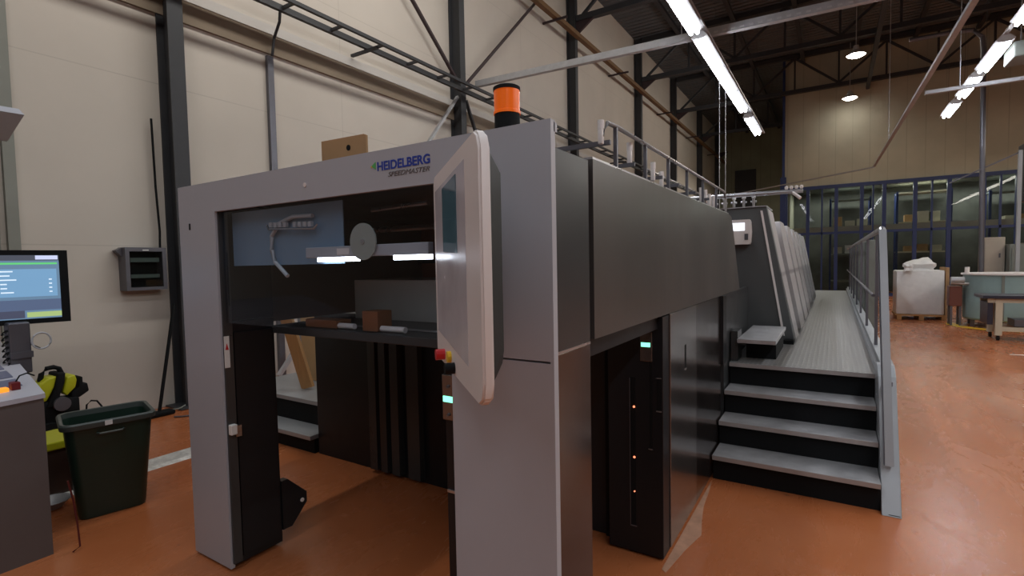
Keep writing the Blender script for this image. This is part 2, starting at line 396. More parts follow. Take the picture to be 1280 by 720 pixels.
# roof trusses at the columns
tl = ['roof truss over the front of the press, nearest the camera', 'roof truss crossing behind the grey cable duct',
      'roof truss above the first far high bay lamp', 'roof truss in the middle distance above the left lamp row end',
      'roof truss just in front of the far beige wall', 'roof truss beyond the left end of the window wall']
for y, lb in zip(ys[0:6], tl):
    x1 = 13.9 if y < PY else -2.1
    t = thing('roof_truss', (0, y, 8.8), lb, 'truss', 'roof trusses')
    MB().box(-6.48, y-.09, 8.70, x1, y+.09, 8.86).build('bottom_chord', M['ceilsteel'], t)
    MB().box(-6.48, y-.09, 10.18, x1, y+.09, 10.36).build('top_chord', M['ceilsteel'], t)
    mb = MB(); x = -6.3; k = 0
    while x+1.6 < x1:
        mb.bar((x, y, 8.86 if k % 2 == 0 else 10.2), (x+1.6, y, 10.2 if k % 2 == 0 else 8.86), .08, .08)
        mb.bar((x+1.6, y, 8.86), (x+1.6, y, 10.2), .07, .07); x += 1.6; k += 1
    mb.build('web_bars', M['ceilsteel'], t)
# purlins
for i, x in enumerate([-5.0, -3.1, -1.2, .7, 2.6, 4.5, 6.4, 8.3]):
    o = MB().box(x-.07, -8, 10.06, x+.07, 38 if x < -2 else PY-.02, 10.18).build('roof_purlin', M['ceilsteel'])
    tag(o, 'dark roof purlin running along the hall under the corrugated roof', 'purlin', 'roof purlins')
# haunch beams hung lower (longitudinal service beams under the trusses)
o = MB().box(1.05, 2.0, 8.5, 1.17, PY-.02, 8.64).build('service_beam', M['ceilsteel'])
tag(o, 'dark steel service beam along the hall under the trusses', 'beam')

# bracing rods at column two
node = Vector((-6.60, 8.70, 5.30))
for q, nm, m in (((-6.62, 3.4, 9.82), 'dark bracing rod rising to the left from the second wall column', M['redox']),
                 ((-6.62, 13.8, 10.15), 'brown bracing rod rising to the right from the second wall column', M['redox']),
                 ((-6.62, 4.30, .12), 'pale grey bracing rod dropping left from the second column behind the press top', M['galv']),
                 ((-6.62, 11.6, .12), 'dark bracing rod dropping right from the second column toward the beacon', M['column'])):
    sgn = -1 if q[1] < node.y else 1
    st = Vector((-6.62, node.y+sgn*.14, node.z)); st.z += (.12 if q[2] > node.z else -.2)
    tag(MB().bar(st, q, .06, .05).build('bracing_rod', m), nm, 'brace', 'bracing rods on the wall')

# cable ladder along the wall
t = thing('cable_ladder', (-6.4, 5, 5.2), 'dark cable ladder of two long rails and rungs running level along the beige wall', 'cable ladder')
MB().box(-6.42, -2, 5.12, -6.36, 30, 5.20).build('rail', M['column'], t)
MB().box(-6.14, -2, 5.14, -6.09, 30, 5.19).build('rail', M['column'], t)
for k in range(36):
    y = 1.2+k*.8
    MB().box(-6.36, y, 5.14, -6.14, y+.035, 5.18).build('rung', M['column'], t)
for y in (5.9, 11.5, 17.4): MB().box(-6.75, y, 5.08, -6.15, y+.05, 5.12).build('wall_bracket', M['column'], t)

# vertical conduits
o = MB().box(WX+.002, 4.41, 0, WX+.06, 4.50, 4.62).build('conduit', M['steeld']); tag(o, 'grey vertical cable conduit on the wall between the first two columns', 'conduit')
o = MB().tube([(-6.72, 4.47, 4.62), (-6.66, 4.47, 4.85), (-6.45, 4.42, 5.0), (-6.4, 4.40, 5.11)], .02).build('conduit_cable', M['column'], None, True)
tag(o, 'black cable curving from the vertical conduit up to the cable ladder', 'cable')
o = MB().box(WX+.002, 1.62, .0, WX+.06, 1.71, 4.3).box(WX+.002, 1.54, 0, WX+.04, 1.57, 4.5).build('conduit', M['pvc']); tag(o, 'grey green cable trunking at the left edge above the monitor', 'conduit')
o = MB().tube([(-6.72, 2.90, 3.4), (-6.72, 2.91, 2.6), (-6.71, 2.925, 2.1), (-6.7, 2.91, 1.8)], .012).build('cable', M['blackm'], None, True)
tag(o, 'thin black cable hanging beside the nearest wall column', 'cable')
# brown tray and brackets
t = thing('cable_tray', (-6.4, 14, 8.3), 'long brown cable tray sloping across the columns in perspective, high on the wall', 'cable tray')
MB().box(-6.47, 9.5, 8.18, -6.33, 38, 8.30).build('tray', M['rust'], t)
for y in (12.6, 17.4, 23.2, 28.5, 34): MB().box(-6.78, y, 8.12, -6.05, y+.05, 8.17).build('tray_bracket', M['redox'], t)

# grey cable duct spanning the hall
t = thing('cable_duct', (-2, 9, 5.35), 'long pale grey tubular cable duct crossing above the press from the wall column', 'cable duct')
MB().bar((-6.45, 9.0, 5.44), (4.5, 9.0, 5.20), .10, .12).build('duct', M['galv'], t)
for x in (-2.2, .6):
    MB().cyl((x, 9.0, 5.3), (x, 9.0, CZ-.25), .008).build('hanger', M['galv'], t)
mb = MB()
for k in range(44): mb.box(-2.2+k*.13, 8.94, 5.405-(k*.13+4.25)*.0219, -2.14+k*.13, 9.06, 5.43-(k*.13+4.25)*.0219)
mb.build('duct_rungs', M['lampbody'], t)

# light rows: fluorescent fittings
def lamp(x, y0, y1, z, label):
    t = thing('fluorescent_lamp', (x, (y0+y1)/2, z), label, 'lamp', 'fluorescent lamps in rows')
    MB().prism([(x-.12, z+.02), (x-.055, z+.09), (x+.055, z+.09), (x+.12, z+.02), (x+.06, z-.02), (x-.06, z-.02)], 1, y0, y1).build('lamp_housing', M['lampbody'], t)
    MB().cyl((x-.045, y0+.03, z-.045), (x-.045, y1-.03, z-.045), .028, n=10).cyl((x+.045, y0+.03, z-.045), (x+.045, y1-.03, z-.045), .028, n=10).build('lamp_tube', M['tube'], t)
    MB().cyl((x, y1-.25, z+.09), (x, y1-.25, CZ-.02), .003, n=6).build('suspension_rod', M['ceilsteel'], t)
L1 = [(5.35, 6.85), (6.88, 8.02), (8.28, 9.78), (9.80, 11.3), (11.32, 12.82), (13.55, 15.4)]
n1 = ['nearest lit tube lamp of the left row, at the top of the frame', 'second lit tube lamp of the left row, just before the grey duct',
      'lit tube lamp of the left row just past the grey duct', 'lit tube lamp in the middle of the left row',
      'lit tube lamp of the left row before its last gap', 'last lit tube lamp at the far end of the left row']
for (a, b), n in zip(L1, n1): lamp(-1.77, a, b, 5.02, n)
L2 = [(9.35, 10.45), (11.2, 12.7), (13.1, 14.5), (15.1, 16.3)]
n2 = ['lit tube lamp of the right row, cut by the right picture edge', 'second lit tube lamp of the right row, beside a grey box', 'third lit tube lamp of the right row, crossed by a thin bar', 'last and lowest lit tube lamp of the right row']
for (a, b), n in zip(L2, n2): lamp(2.27, a, b, 5.02, n)
o = MB().box(-1.88, 3.0, 5.115, -1.66, 16, 5.15).build('lamp_rail', M['galv']); tag(o, 'grey mounting rail above the left row of tube lamps', 'rail')
o = MB().box(2.24, 4, 5.115, 2.30, 17, 5.14).build('lamp_rail', M['galv']); tag(o, 'thin mounting rail above the right row of tube lamps', 'rail')
o = MB().box(2.45, 11.6, 4.85, 2.75, 12.2, 5.1, .02).build('junction_box', M['greyg']); tag(o, 'grey junction box hanging beside the second lamp of the right row', 'box')
o = MB().cyl((2.6, 11.9, 5.1), (2.6, 11.9, CZ-.2), .01).build('box_hanger', M['galv']); tag(o, 'thin rod holding the grey junction box under the roof', 'rod')
# rows behind and beside the camera and added wall fill, all as area lights
def area(name, loc, sx, sy, w, col=(.93, .95, 1.0)):
    l = bpy.data.lights.new(name, 'AREA'); l.shape = 'RECTANGLE'; l.size = sx; l.size_y = sy; l.energy = w; l.color = col
    o = bpy.data.objects.new(name, l); C.objects.link(o); o.location = loc; return o
area('hall_light_row_left', (-1.77, -1.0, 5.0), .25, 8.0, 65, (.86, .92, 1))
area('hall_light_row_right', (2.27, 2.0, 5.0), .25, 13.0, 220)
wl = area('wall_fill_light', (-3.6, 3.5, 7.6), .3, 9.0, 190, (1, .96, .90)); wl.rotation_euler = (0, math.radians(50), 0)  # added fill light, brightens the near left wall
wl = area('wall_fill_light_rear', (-3.0, 19, 8.3), .3, 20.0, 120, (1, .95, .86)); wl.rotation_euler = (0, math.radians(60), 0)  # added fill tilted at the far left wall, its back unseen
area('rear_room_light', (4.5, PY+1.9, 4.6), 11, .4, 330, (1, .98, .90))
area('hall_light_row_far', (7.5, 12, 5.4), .3, 20.0, 560, (1, .95, .86))
area('hall_light_row_gable', (2.5, 20.5, 7.4), 6, .3, 120, (1, .90, .74))
area('hall_light_row_end', (-4.3, 30, 6.5), .3, 8, 90, (1, .92, .78))
# high bay lamps
for (x, y, n) in ((.53, 19.85, 'round lit high bay lamp hanging in the dark roof, upper one'), (.48, 25.0, 'round lit high bay lamp close to the far beige wall, lower one')):
    t = thing('high_bay_lamp', (x, y, 8.0), n, 'lamp', 'high bay lamps')
    MB().lathe((x, y, 8.0), [(.0, .32), (.07, .3), (.10, .16), (.25, .04), (.27, .0), (.25, .0), (.10, .13), (0, .15)], 24).build('reflector', M['lampbody'], t, True)
    MB().lathe((x, y, 8.0), [(.0, -.06), (.16, -.05), (.25, .0), (.2, .02), (0, .03)], 24).build('lamp_glass', M['bay'], t, True)
    MB().cyl((x, y, 8.3), (x, y, CZ-.2), .012).build('suspension_rod', M['galv'], t)
# suspended busbars
t = thing('busbar_duct', (1.2, 11, 4.5), 'long thin grey busbar duct hanging along the hall above the walkway', 'busbar')
MB().bar((1.33, 6.8, 4.5), (1.05, 20.1, 4.5), .07, .05).build('duct', M['galv'], t)
MB().cyl((1.31, 8, 4.52), (1.31, 8, CZ-.2), .006).cyl((1.13, 16, 4.52), (1.13, 16, CZ-.2), .006).build('hanger', M['galv'], t)
t = thing('busbar_duct', (3, 11.68, 4.5), 'short grey busbar crossing to the right picture edge below the lamps', 'busbar')
MB().bar((1.33, 11.68, 4.5), (7, 11.68, 4.5), .07, .06).build('duct', M['galv'], t)
MB().cyl((1.8, 11.68, 4.5), (1.8, 11.68, CZ-.2), .006).cyl((4.8, 11.68, 4.5), (4.8, 11.68, CZ-.2), .006).build('hanger', M['galv'], t)
o = MB().bar((1.04, 20.0, 4.46), (-4.0, 24.6, 4.46), .05, .04).build('thin_rail', M['galv']); tag(o, 'thin pale rail running left from the end of the hanging busbar duct', 'rail')
o = MB().cyl((-1.78, 10.0, 2.1), (-1.78, 10.0, 5.0), .006).build('drop_rod', M['steelp']); tag(o, 'left one of two thin vertical rods under the left lamp row', 'rod', 'drop rods')
o = MB().cyl((-1.76, 10.5, 2.1), (-1.76, 10.5, 5.0), .006).build('drop_rod', M['steelp']); tag(o, 'right one of two thin vertical rods under the left lamp row', 'rod', 'drop rods')
# poles at right
t = thing('service_pole', (3.12, 17, 0), 'tall dark vertical pipe standing beside the cream cabinet', 'pole')
MB().cyl((3.12, 17, 0), (3.05, 17, 6.6), .055).build('pipe', M['steeld'], t, True)
MB().tube([(3.05, 17, 6.6), (3.02, 17, 6.95), (2.85, 17, 7.15), (2.5, 17, 7.2), (1.6, 17, 7.2)], .055).build('pipe_bend', M['steeld'], t, True)
MB().cyl((3.12, 17, 0), (3.12, 17, .03), .12).build('base_flange', M['steeld'], t)
t = thing('service_pole', (3.74, 16.9, 0), 'thin pale grey post at the right picture edge behind the tank', 'pole')
MB().box(3.70, 16.86, 0, 3.77, 16.94, 4.1).build('post', M['stringer'], t)
MB().bar((3.72, 16.9, 4.05), (2.45, 16.9, 3.45), .03, .03).build('stay_rod', M['steeld'], t)
MB().box(3.85, 17.1, 2.9, 4.5, 17.6, 4.3, .02).build('switch_box', M['column'], t)

# ------------------------------------------------------------------ THE PRESS
PX0, PX1, YF = -3.128, -.765, 1.465
press = thing('printing_press', (-1.9, 1.5, 0), 'large grey and black offset printing press filling the centre, open frame toward the viewer', 'printing press')
# front frame (portal)
fr = MB()
fr.box(-3.128, YF, .015, -2.757, YF+.022, 2.106)
fr.box(-2.757, YF, 1.949, -1.19, YF+.022, 2.106)
fr.box(-1.19, YF, 1.325, -.778, YF+.022, 2.106)
fr.box(-1.19, YF, .03, -.778, YF+.022, 1.318)
fr.box(-.778, YF, .03, -.765, YF+.03, 2.106)
fr.box(-3.128, YF+.022, 2.07, -.765, YF+.045, 2.10)
front = fr.build('front_frame', M['plate'], press)
front['label'] = 'light grey front portal frame'
text('lettering', 'HEIDELBERG', (-1.545, YF-.001, 2.026), .048, M['ink'], front, off=.0012, width=.275)
text('model_lettering', 'SPEEDMASTER', (-1.487, YF-.001, 1.997), .026, M['ink2'], front, shear=.35, width=.215)
MB().prism([(-1.575, 2.047), (-1.552, 2.062), (-1.552, 2.032)], 1, YF-.002, YF).build('logo_mark', M['greenp'], front)
MB().prism([(-1.58, 2.045), (-1.572, 2.050), (-1.572, 2.040)], 1, YF-.002, YF).build('logo_mark', M['yel'], front)
MB().cyl((-2.0, YF-.004, 2.015), (-2.0, YF, 2.015), .010).build('lock_stud', M['white'], front)
MB().box(-3.02, YF-.003, 1.865, -3.008, YF, 1.90).build('keyhole', M['blackm'], front)
# left leg
MB().box(-3.12, YF+.024, .02, -2.765, 1.78, 1.36, .004).build('left_leg', M['black'], press)
MB().box(-3.12, YF+.024, 1.36, -2.80, 1.80, 2.0).build('left_leg_upper', M['black'], press)
lj = MB().box(-2.765, YF+.012, .04, -2.745, YF+.06, 1.949).build('leg_edge_strip', M['dark'], press)
MB().box(-2.768, 1.535, .06, -2.752, 1.76, 1.30).build('leg_inner_cover', M['black'], press)
lab = MB().box(-2.7445, 1.475, 1.118, -2.742, 1.503, 1.288).build('warning_label', M['paper'], press); lab['label'] = 'white label with a small red warning triangle'
MB().prism([(1.480, 1.215), (1.498, 1.215), (1.489, 1.25)], 0, -2.7418, -2.7408).build('warning_triangle', M['red'], lab)
MB().box(-2.745, 1.478, .755, -2.715, 1.512, .81, .004).build('white_clip', M['paper'], press)
MB().box(-2.745, 1.512, .735, -2.728, 1.545, .80, .003).build('sensor_block', M['brushed'], press)
br = MB().prism([(1.78, .385), (1.82, .385), (1.945, .262), (1.945, .20), (1.84, .09), (1.78, .09)], 0, -2.80, -2.755).build('lifting_bracket', M['black'], press)
MB().cyl((-2.754, 1.91, .222), (-2.748, 1.91, .222), .012).build('bolt', M['white'], br)
# right leg inner post with indicator
MB().box(-1.255, YF+.035, .03, -.80, 1.755, 1.30, .003).build('right_leg', M['black'], press)
ind = MB().box(-1.262, YF+.026, 1.058, -1.20, YF+.036, 1.232, .003).build('indicator_plate', M['brushed'], press)
MB().box(-1.255, YF+.023, 1.128, -1.207, YF+.026, 1.150).build('lit_display', M['green_led'], ind)
MB().cyl((-1.231, YF+.02, 1.188), (-1.231, YF+.026, 1.188), .006).cyl((-1.231, YF+.02, 1.08), (-1.231, YF+.026, 1.08), .006).build('push_button', M['steeld'], ind)
MB().box(-1.25, YF+.029, .775, -1.19, YF+.036, .785).build('latch', M['steelp'], press)
# front side post (dark) upper and lower with a bright seam
MB().box(-.80, YF+.032, 1.352, -.768, 1.765, 2.022, .002).build('upper_side_post', M['dark'], press)
MB().box(-.80, YF+.032, .03, -.768, 1.765, 1.343, .002).build('lower_side_post', M['mirror'], press)
MB().box(-.80, YF+.032, 1.343, -.767, 1.765, 1.352).build('seam_strip', M['steelp'], press)
MB().box(-.83, 1.765, .03, -.785, 1.80, 2.02).build('recess_strip', M['blackm'], press)
# long upper side panel with sloping rear edge
MB().prism([(1.80, 1.355), (1.80, 2.032), (4.70, 2.034), (4.84, 2.02), (4.93, 1.95), (5.16, 1.60), (5.34, 1.355)], 0, -.80, -.765).build('upper_side_panel', M['side'], press)
MB().box(-.80, 1.80, 2.032, -.766, 4.72, 2.040).build('top_edge_trim', M['steelp'], press)
# top cover, left side, rear inner wall
MB().box(-3.12, YF+.05, 2.0, -.80, 5.1, 2.03).build('top_cover', M['dark'], press)
MB().box(-3.12, 1.80, 1.30, -3.09, 5.3, 2.0).build('left_side_panel', M['side'], press)
bk = MB().box(-3.09, 3.42, 1.28, -.80, 3.45, 2.0).build('inner_back_panel', M['brownback'], press)  # brown puts a warm window reflection into the panel colour
MB().box(-2.47, 3.38, 1.32, -2.38, 3.42, 2.0).box(-3.09, 3.38, 1.66, -2.0, 3.42, 1.69).build('inner_frame_bar', M['black'], press)
MB().box(-.83, 1.80, 1.28, -.80, 3.42, 2.0).build('inner_right_cover', M['black'], press)
# black front-lower chassis block
MB().box(-3.84, 2.85, .0, -1.09, 3.2, 1.26, .004).build('chassis_wall', M['black'], press)
rb = MB()
for a, b in ((-3.12, -3.04), (-3.0, -2.93), (-2.88, -2.80)): rb.box(a, 2.79, .03, b, 2.85, 1.25)
rb.box(-2.72, 2.80, .03, -2.60, 2.85, 1.25).build('vertical_guides', M['dark'], press)
# black corner cabinet
cab = MB().box(-1.085, 2.735, .012, -.772, 2.86, 1.345, .003).build('corner_cabinet', M['black'], press)
MB().box(-1.13, 2.80, .02, -1.085, 3.0, 1.345).build('cabinet_gap_panel', M['blackm'], press)
pl = MB().box(-.895, 2.728, 1.10, -.828, 2.736, 1.262, .002).build('indicator_plate', M['brushed'], press)
MB().box(-.888, 2.725, 1.180, -.838, 2.728, 1.203).build('lit_display', M['green_led'], pl)
slot = MB().box(-.955, 2.7335, .165, -.925, 2.7365, 1.005).build('sensor_slot', M['blackm'], press)
MB().cyl((-.932, 2.73, .84), (-.932, 2.734, .84), .006).cyl((-.932, 2.73, .555), (-.932, 2.734, .555), .006).cyl((-.932, 2.73, .36), (-.932, 2.734, .36), .004).build('signal_dot', M['red_led'], slot)
MB().box(-.958, 2.732, .158, -.92, 2.7345, .164).box(-.958, 2.732, .164, -.955, 2.7345, 1.0).build('slot_edge', M['steeld'], slot)
MB().box(-.845, 2.7335, .62, -.83, 2.7365, 1.10).build('sensor_slot', M['blackm'], press)
MB().box(-.852, 2.731, .612, -.828, 2.7345, .617).build('slot_edge', M['steelp'], press)
MB().box(-.805, 2.732, .835, -.782, 2.7365, 1.01).build('grip_recess', M['blackm'], press)
MB().box(-.808, 2.730, .828, -.779, 2.7345, .834).box(-.808, 2.730, 1.01, -.779, 2.7345, 1.015).build('grip_edge', M['steelp'], press)
# lower side panels, brushed
MB().box(-.80, 2.862, .02, -.765, 3.50, 1.352, .002).build('lower_side_panel', M['brushed'], press)
MB().box(-.80, 3.504, .02, -.766, 4.36, 1.352, .002).build('lower_side_panel', M['mirror'], press)
MB().box(-.80, 4.36, .80, -.745, 4.50, 1.352).build('corner_trim', M['black'], press)
MB().box(-.80, 4.50, .02, -.766, 5.9, 1.352).build('rear_side_panel', M['dark'], press)
MB().box(-.766, 3.185, .985, -.7635, 3.215, 1.13).build('door_slot', M['blackm'], press)
MB().box(-.766, 3.185, .975, -.762, 3.215, .986).build('door_latch', M['steelp'], press)
# window glass
MB().box(-2.757, YF+.026, 1.36, -1.19, YF+.030, 1.949).build('window_glass', M['glass'], press)
# things inside the delivery window
MB().box(-2.765, 1.765, 1.27, -1.19, 2.78, 1.315, .004).build('delivery_table', M['dark'], press)
gs = MB().box(-2.745, 1.55, 1.662, -1.86, 1.555, 1.945).build('window_reflection_sheet', M['bluereflection'], press)  # blue sheet stands in for a reflection on the window glass
hk = lambda x, z: (x*.861, 1.535, 1.65+(z-1.65)*.861)
MB().tube([hk(-2.38, 1.925), hk(-2.55, 1.93), hk(-2.68, 1.90), hk(-2.755, 1.83), hk(-2.76, 1.75), hk(-2.73, 1.68), hk(-2.62, 1.60)], .010).build('air_hose', M['hose'], press, True)
vb = MB().tube([(-2.40, 1.53, 1.86), (-2.38, 1.525, 1.84), (-2.03, 1.525, 1.825), (-2.01, 1.53, 1.845)], .005).build('valve_rail', M['steelp'], press, True)
mb = MB()
for k in range(9):
    if k != 4: mb.box(-2.37+k*.038, 1.52, 1.848-k*.0015, -2.37+k*.038+.022, 1.535, 1.872-k*.0015)
mb.build('valve_row', M['hose'], vb)
ih = MB().box(-2.08, 1.512, 1.690, -1.33, 1.546, 1.738, .004).build('inspection_lamp_housing', M['plate'], press)
MB().box(-1.86, 1.5105, 1.70, -1.78, 1.512, 1.728).build('lamp_rating_plate', M['white'], ih)
MB().box(-2.0, 1.515, 1.671, -1.75, 1.545, 1.690).build('lamp_strip', M['insp'], ih)
MB().box(-1.52, 1.515, 1.671, -1.335, 1.545, 1.690).build('lamp_strip', M['insp'], ih)
MB().cyl((-1.682, 1.500, 1.752), (-1.682, 1.506, 1.752), .078, n=40).build('suction_disc', M['disc'], press, True)
MB().cyl((-1.682, 1.497, 1.752), (-1.682, 1.512, 1.752), .012).build('disc_hub', M['steelp'], press, True)
MB().cyl((-2.9, 2.6, 1.9), (-1.0, 2.6, 1.9), .018).build('gripper_shaft', M['steelp'], press, True)
MB().cyl((-2.16, 2.0, 1.955), (-1.75, 2.0, 1.965), .012).build('bright_bar', M['steelp'], press)
# beacon on top
bc = MB().cyl((-1.025, 1.62, 2.03), (-1.025, 1.62, 2.195), .047, n=32).cyl((-1.025, 1.62, 2.03), (-1.025, 1.62, 2.045), .06, n=32).build('beacon_base', M['blackm'], press, True)
MB().lathe((-1.025, 1.62, 2.195), [(0, 0), (.050, 0), (.050, .01), (.047, .012), (.048, .085), (0, .085)], 32).build('beacon_lens', M['orange'], bc, True)
MB().lathe((-1.025, 1.62, 2.28), [(0, 0), (.050, 0), (.050, .012), (.040, .018), (0, .019)], 32).build('beacon_cap', M['blackm'], bc, True)
# operator control panel, swung out from the right post
P0 = Vector((-1.205, 1.405, 0)); P1 = Vector((-.690, .965, 0)); dv = (P1-P0).normalized(); W = (P1-P0).length
nb = Vector((-dv.y, dv.x, 0))          # back side
if nb.y < 0: nb = -nb
def pp(u, z, t=0): v = P0+dv*u+nb*t; return (v.x, v.y, z)
zt, zb = 1.968, 1.303
cpn = thing('tmp', (0, 0, 0), '', ''); bpy.data.objects.remove(cpn)
out = [(0, zb+.05), (.02, zb+.015), (W-.05, zb), (W-.015, zb+.02), (W, zb+.06), (W, zt-.05), (W-.02, zt-.015), (W-.05, zt), (.03, zt-.01), (0, zt-.04)]
mb = MB(); mb.hexa([pp(u, z, 0) for u, z in out], [pp(u, z, .028) for u, z in out])
bmesh.ops.bevel(mb.bm, geom=list(mb.bm.edges), offset=.006, segments=2, affect='EDGES')
panel = mb.build('control_panel', M['white'], press, True); panel['label'] = 'pale tall control panel swung out on the right post'
inn = [(max(.03, min(W-.03, u)), max(zb+.05, min(zt-.05, z))) for u, z in out]
inn = [(.03, zb+.06), (W-.03, zb+.05), (W-.012, zb+.09), (W-.012, zt-.06), (W-.05, zt-.03), (.03, zt-.05)]
MB().hexa([pp(u, z, .028) for u, z in inn], [pp(.05+(u-.03)*.86, 1.655+(z-1.655)*.86, .075) for u, z in inn]).build('panel_housing', M['housing'], panel)
MB().hexa([pp(u, z, -.001) for u, z in [(.04, 1.42), (.52, 1.38), (.52, 1.92), (.04, 1.90)]], [pp(u, z, .001) for u, z in [(.04, 1.42), (.52, 1.38), (.52, 1.92), (.04, 1.90)]]).build('panel_face', mat('lilac grey fascia', (.58, .56, .60), .22, 0, .04, 8), panel)
scr_m = mat('dim teal screen', (.03, .06, .08), .12, 0, .5, 14, emit=(.10, .20, .24), es=.08)
MB().hexa([pp(u, z, -.003) for u, z in [(.19, 1.69), (.41, 1.68), (.41, 1.90), (.19, 1.89)]], [pp(u, z, -.001) for u, z in [(.19, 1.69), (.41, 1.68), (.41, 1.90), (.19, 1.89)]]).build('panel_screen', scr_m, panel)
for (u, z, m_, r) in ((.15, 1.352, 'red', .018), (.26, 1.362, 'yel', .018), (.32, 1.338, 'blackm', .017)):
    MB().cyl(pp(u, z, .0), pp(u, z, -.03 if m_ != 'yel' else -.012), r, n=20).build('push_button', M[m_], panel, True)
MB().bar((-1.21, 1.43, 1.66), (-1.18, 1.465, 1.66), .05, .30).build('hinge_bracket', M['steeld'], panel)
# printing units
def unit(y0, y1, zt, first):
    xs = lambda z: -.33-(z-.76)*.19
    zs = zt
    mb = MB()
    if first:
        pr = [(-3.0, .80), (xs(.80), .80), (xs(zs), zs), (-3.0, zs)]
        mb.prism(pr, 1, y0, y1, .006)
    else:
        # profile in YZ with rounded shoulders, sheared outward at the foot
        yz = [(y0, .80), (y0, zs-.30)]+[(y0+.22*(1-math.cos(a)), zs-.30+.30*math.sin(a)) for a in [PI/12*k for k in range(1, 7)]]+[(y1-.12, zs), (y1-.03, zs-.05), (y1, zs-.15), (y1, .80)]
        mb.hexa([(-3.0, y, z) for y, z in yz], [(xs(z)+.02, y, z) for y, z in yz])
    return mb.build('printing_unit', M['unit'] if not first else M['unitface'], press, not first)
M['unit'] = mat('light warm grey lacquer', (.42, .40, .40), .42, 0, .04, 3)
M['unitface'] = mat('dark grey lacquer', (.085, .09, .092), .4, 0, .04, 3)
u1 = unit(6.0, 6.12, 2.19, True); u1['label'] = 'first unit with dark grey front face'
MB().hexa([(-.66, 5.985, 2.15), (-.64, 5.985, 2.15), (-.425, 5.985, .84), (-.445, 5.985, .84)], [(-.66, 6.0, 2.15), (-.64, 6.0, 2.15), (-.425, 6.0, .84), (-.445, 6.0, .84)]).build('grip_rail', M['white'], u1)
MB().box(-3.0, 5.98, 2.19, -.60, 6.6, 2.20).build('unit_top_edge', M['steelp'], u1)
sd = MB().hexa([(-.612, 6.12, 2.19), (-.33, 6.12, .80), (-3.0, 6.12, .80), (-3.0, 6.12, 2.19)], [(-.60, 6.62, 2.17), (-.32, 6.45, .80), (-3.0, 6.45, .80), (-3.0, 6.62, 2.17)]).build('unit_side_cover', M['unit'], u1)
scp = MB().prism([(-1.0, 1.80), (-1.0, 2.06), (-.755, 2.06), (-.745, 2.04), (-.738, 1.93), (-.745, 1.82), (-.755, 1.80)], 1, 5.90, 6.0).build('unit_control_box', M['white'], u1)
MB().box(-.93, 5.895, 1.945, -.80, 5.90, 2.025).build('lit_screen', mat('lit white screen', (.9, .9, 1), .3, emit=(.85, .9, 1), es=1.4), scp)
MB().box(-.80, 5.895, 1.845, -.765, 5.90, 1.91).build('key_field', M['steeld'], scp)
MB().cyl((-.91, 5.895, 1.83), (-.91, 5.88, 1.83), .014).build('push_button', M['yel'], scp, True)
for k in range(6): unit(6.95+k*1.05, 6.95+k*1.05+.78, 2.10, False)
MB().box(-3.0, 6.5, .80, -.64, 13.0, 1.95).build('unit_core', M['dark'], press)
MB().box(-.42, 5.93, .76, -.34, 6.15, .80).box(-3.0, 5.93, .76, -.42, 6.0, .80).build('unit_foot', M['blackm'], press)
MB().box(-.80, 5.2, .76, -.78, 5.98, 1.3).build('link_panel', M['dark'], press)
# gallery light bar on the units
lb = MB().cyl((-1.6, 6.0, 2.335), (-.27, 6.0, 2.325), .022, n=14).build('gallery_bar', M['steelp'], press, True)
mb = MB()
for k in range(4): mb.lathe((-.42+k*.045, 6.0, 2.35), [(0, .035), (.014, .03), (.017, .015), (.012, 0), (0, -.002)], 10)
mb.build('bar_knobs', M['white'], lb, True)
MB().cyl((-.36, 5.97, 2.31), (-.29, 5.93, 2.245), .016).build('bar_spot', M['white'], lb)
MB().cyl((-1.2, 6.0, 2.19), (-1.2, 6.0, 2.33), .012).build('bar_post', M['steelp'], lb)

# low rail with hose clips along the press top edge
rl = thing('hose_rail', (-.9, 3.5, 2.04), 'low steel rail with hanging clips along the upper right edge of the press', 'rail')
MB().tube([(-.93, 2.30, 2.24), (-.91, 2.32, 2.30), (-.90, 2.42, 2.30), (-.90, 5.30, 2.295), (-.90, 5.38, 2.24), (-.90, 5.38, 2.03)], .011).build('top_rail', M['steelp'], rl, True)
MB().tube([(-1.0, 3.15, 2.22), (-1.0, 5.25, 2.22)], .008).build('lower_rail', M['steelp'], rl, True)
MB().tube([(-1.15, 3.15, 2.16), (-1.15, 5.25, 2.16)], .006).build('lower_rail', M['steelp'], rl, True)
for y in (2.40, 2.86, 3.33, 3.82, 4.35, 4.9): MB().box(-.909, y-.009, 2.03, -.891, y+.009, 2.295).build('rail_post', M['steeld'], rl)
for (y, l) in ((2.33, .45), (2.68, .35), (3.2, .3), (3.6, .35), (4.1, .35), (4.6, .3)): MB().box(-.90-l, y-.008, 2.20 if y < 2.6 else 2.15, -.90, y+.008, 2.222 if y < 2.6 else 2.17).box(-.90-l, y-.008, 2.03, -.885-l, y+.008, 2.21 if y < 2.6 else 2.16).build('cross_arm', M['steeld'], rl)
def clip(x, y, z, h=.10):
    mb = MB().box(x-.012, y-.014, z-h, x+.012, y+.014, z, .006).cyl((x, y, z-.02), (x, y, z+.022), .016, n=12)
    mb.build('hanging_clip', M['white'], rl, True)
for (y, z) in ((2.30, 2.29), (2.70, 2.26), (3.12, 2.22), (3.30, 2.19), (4.45, 2.22), (4.62, 2.22), (4.78, 2.2), (4.95, 2.2)): clip(-.935, y, z, .09)
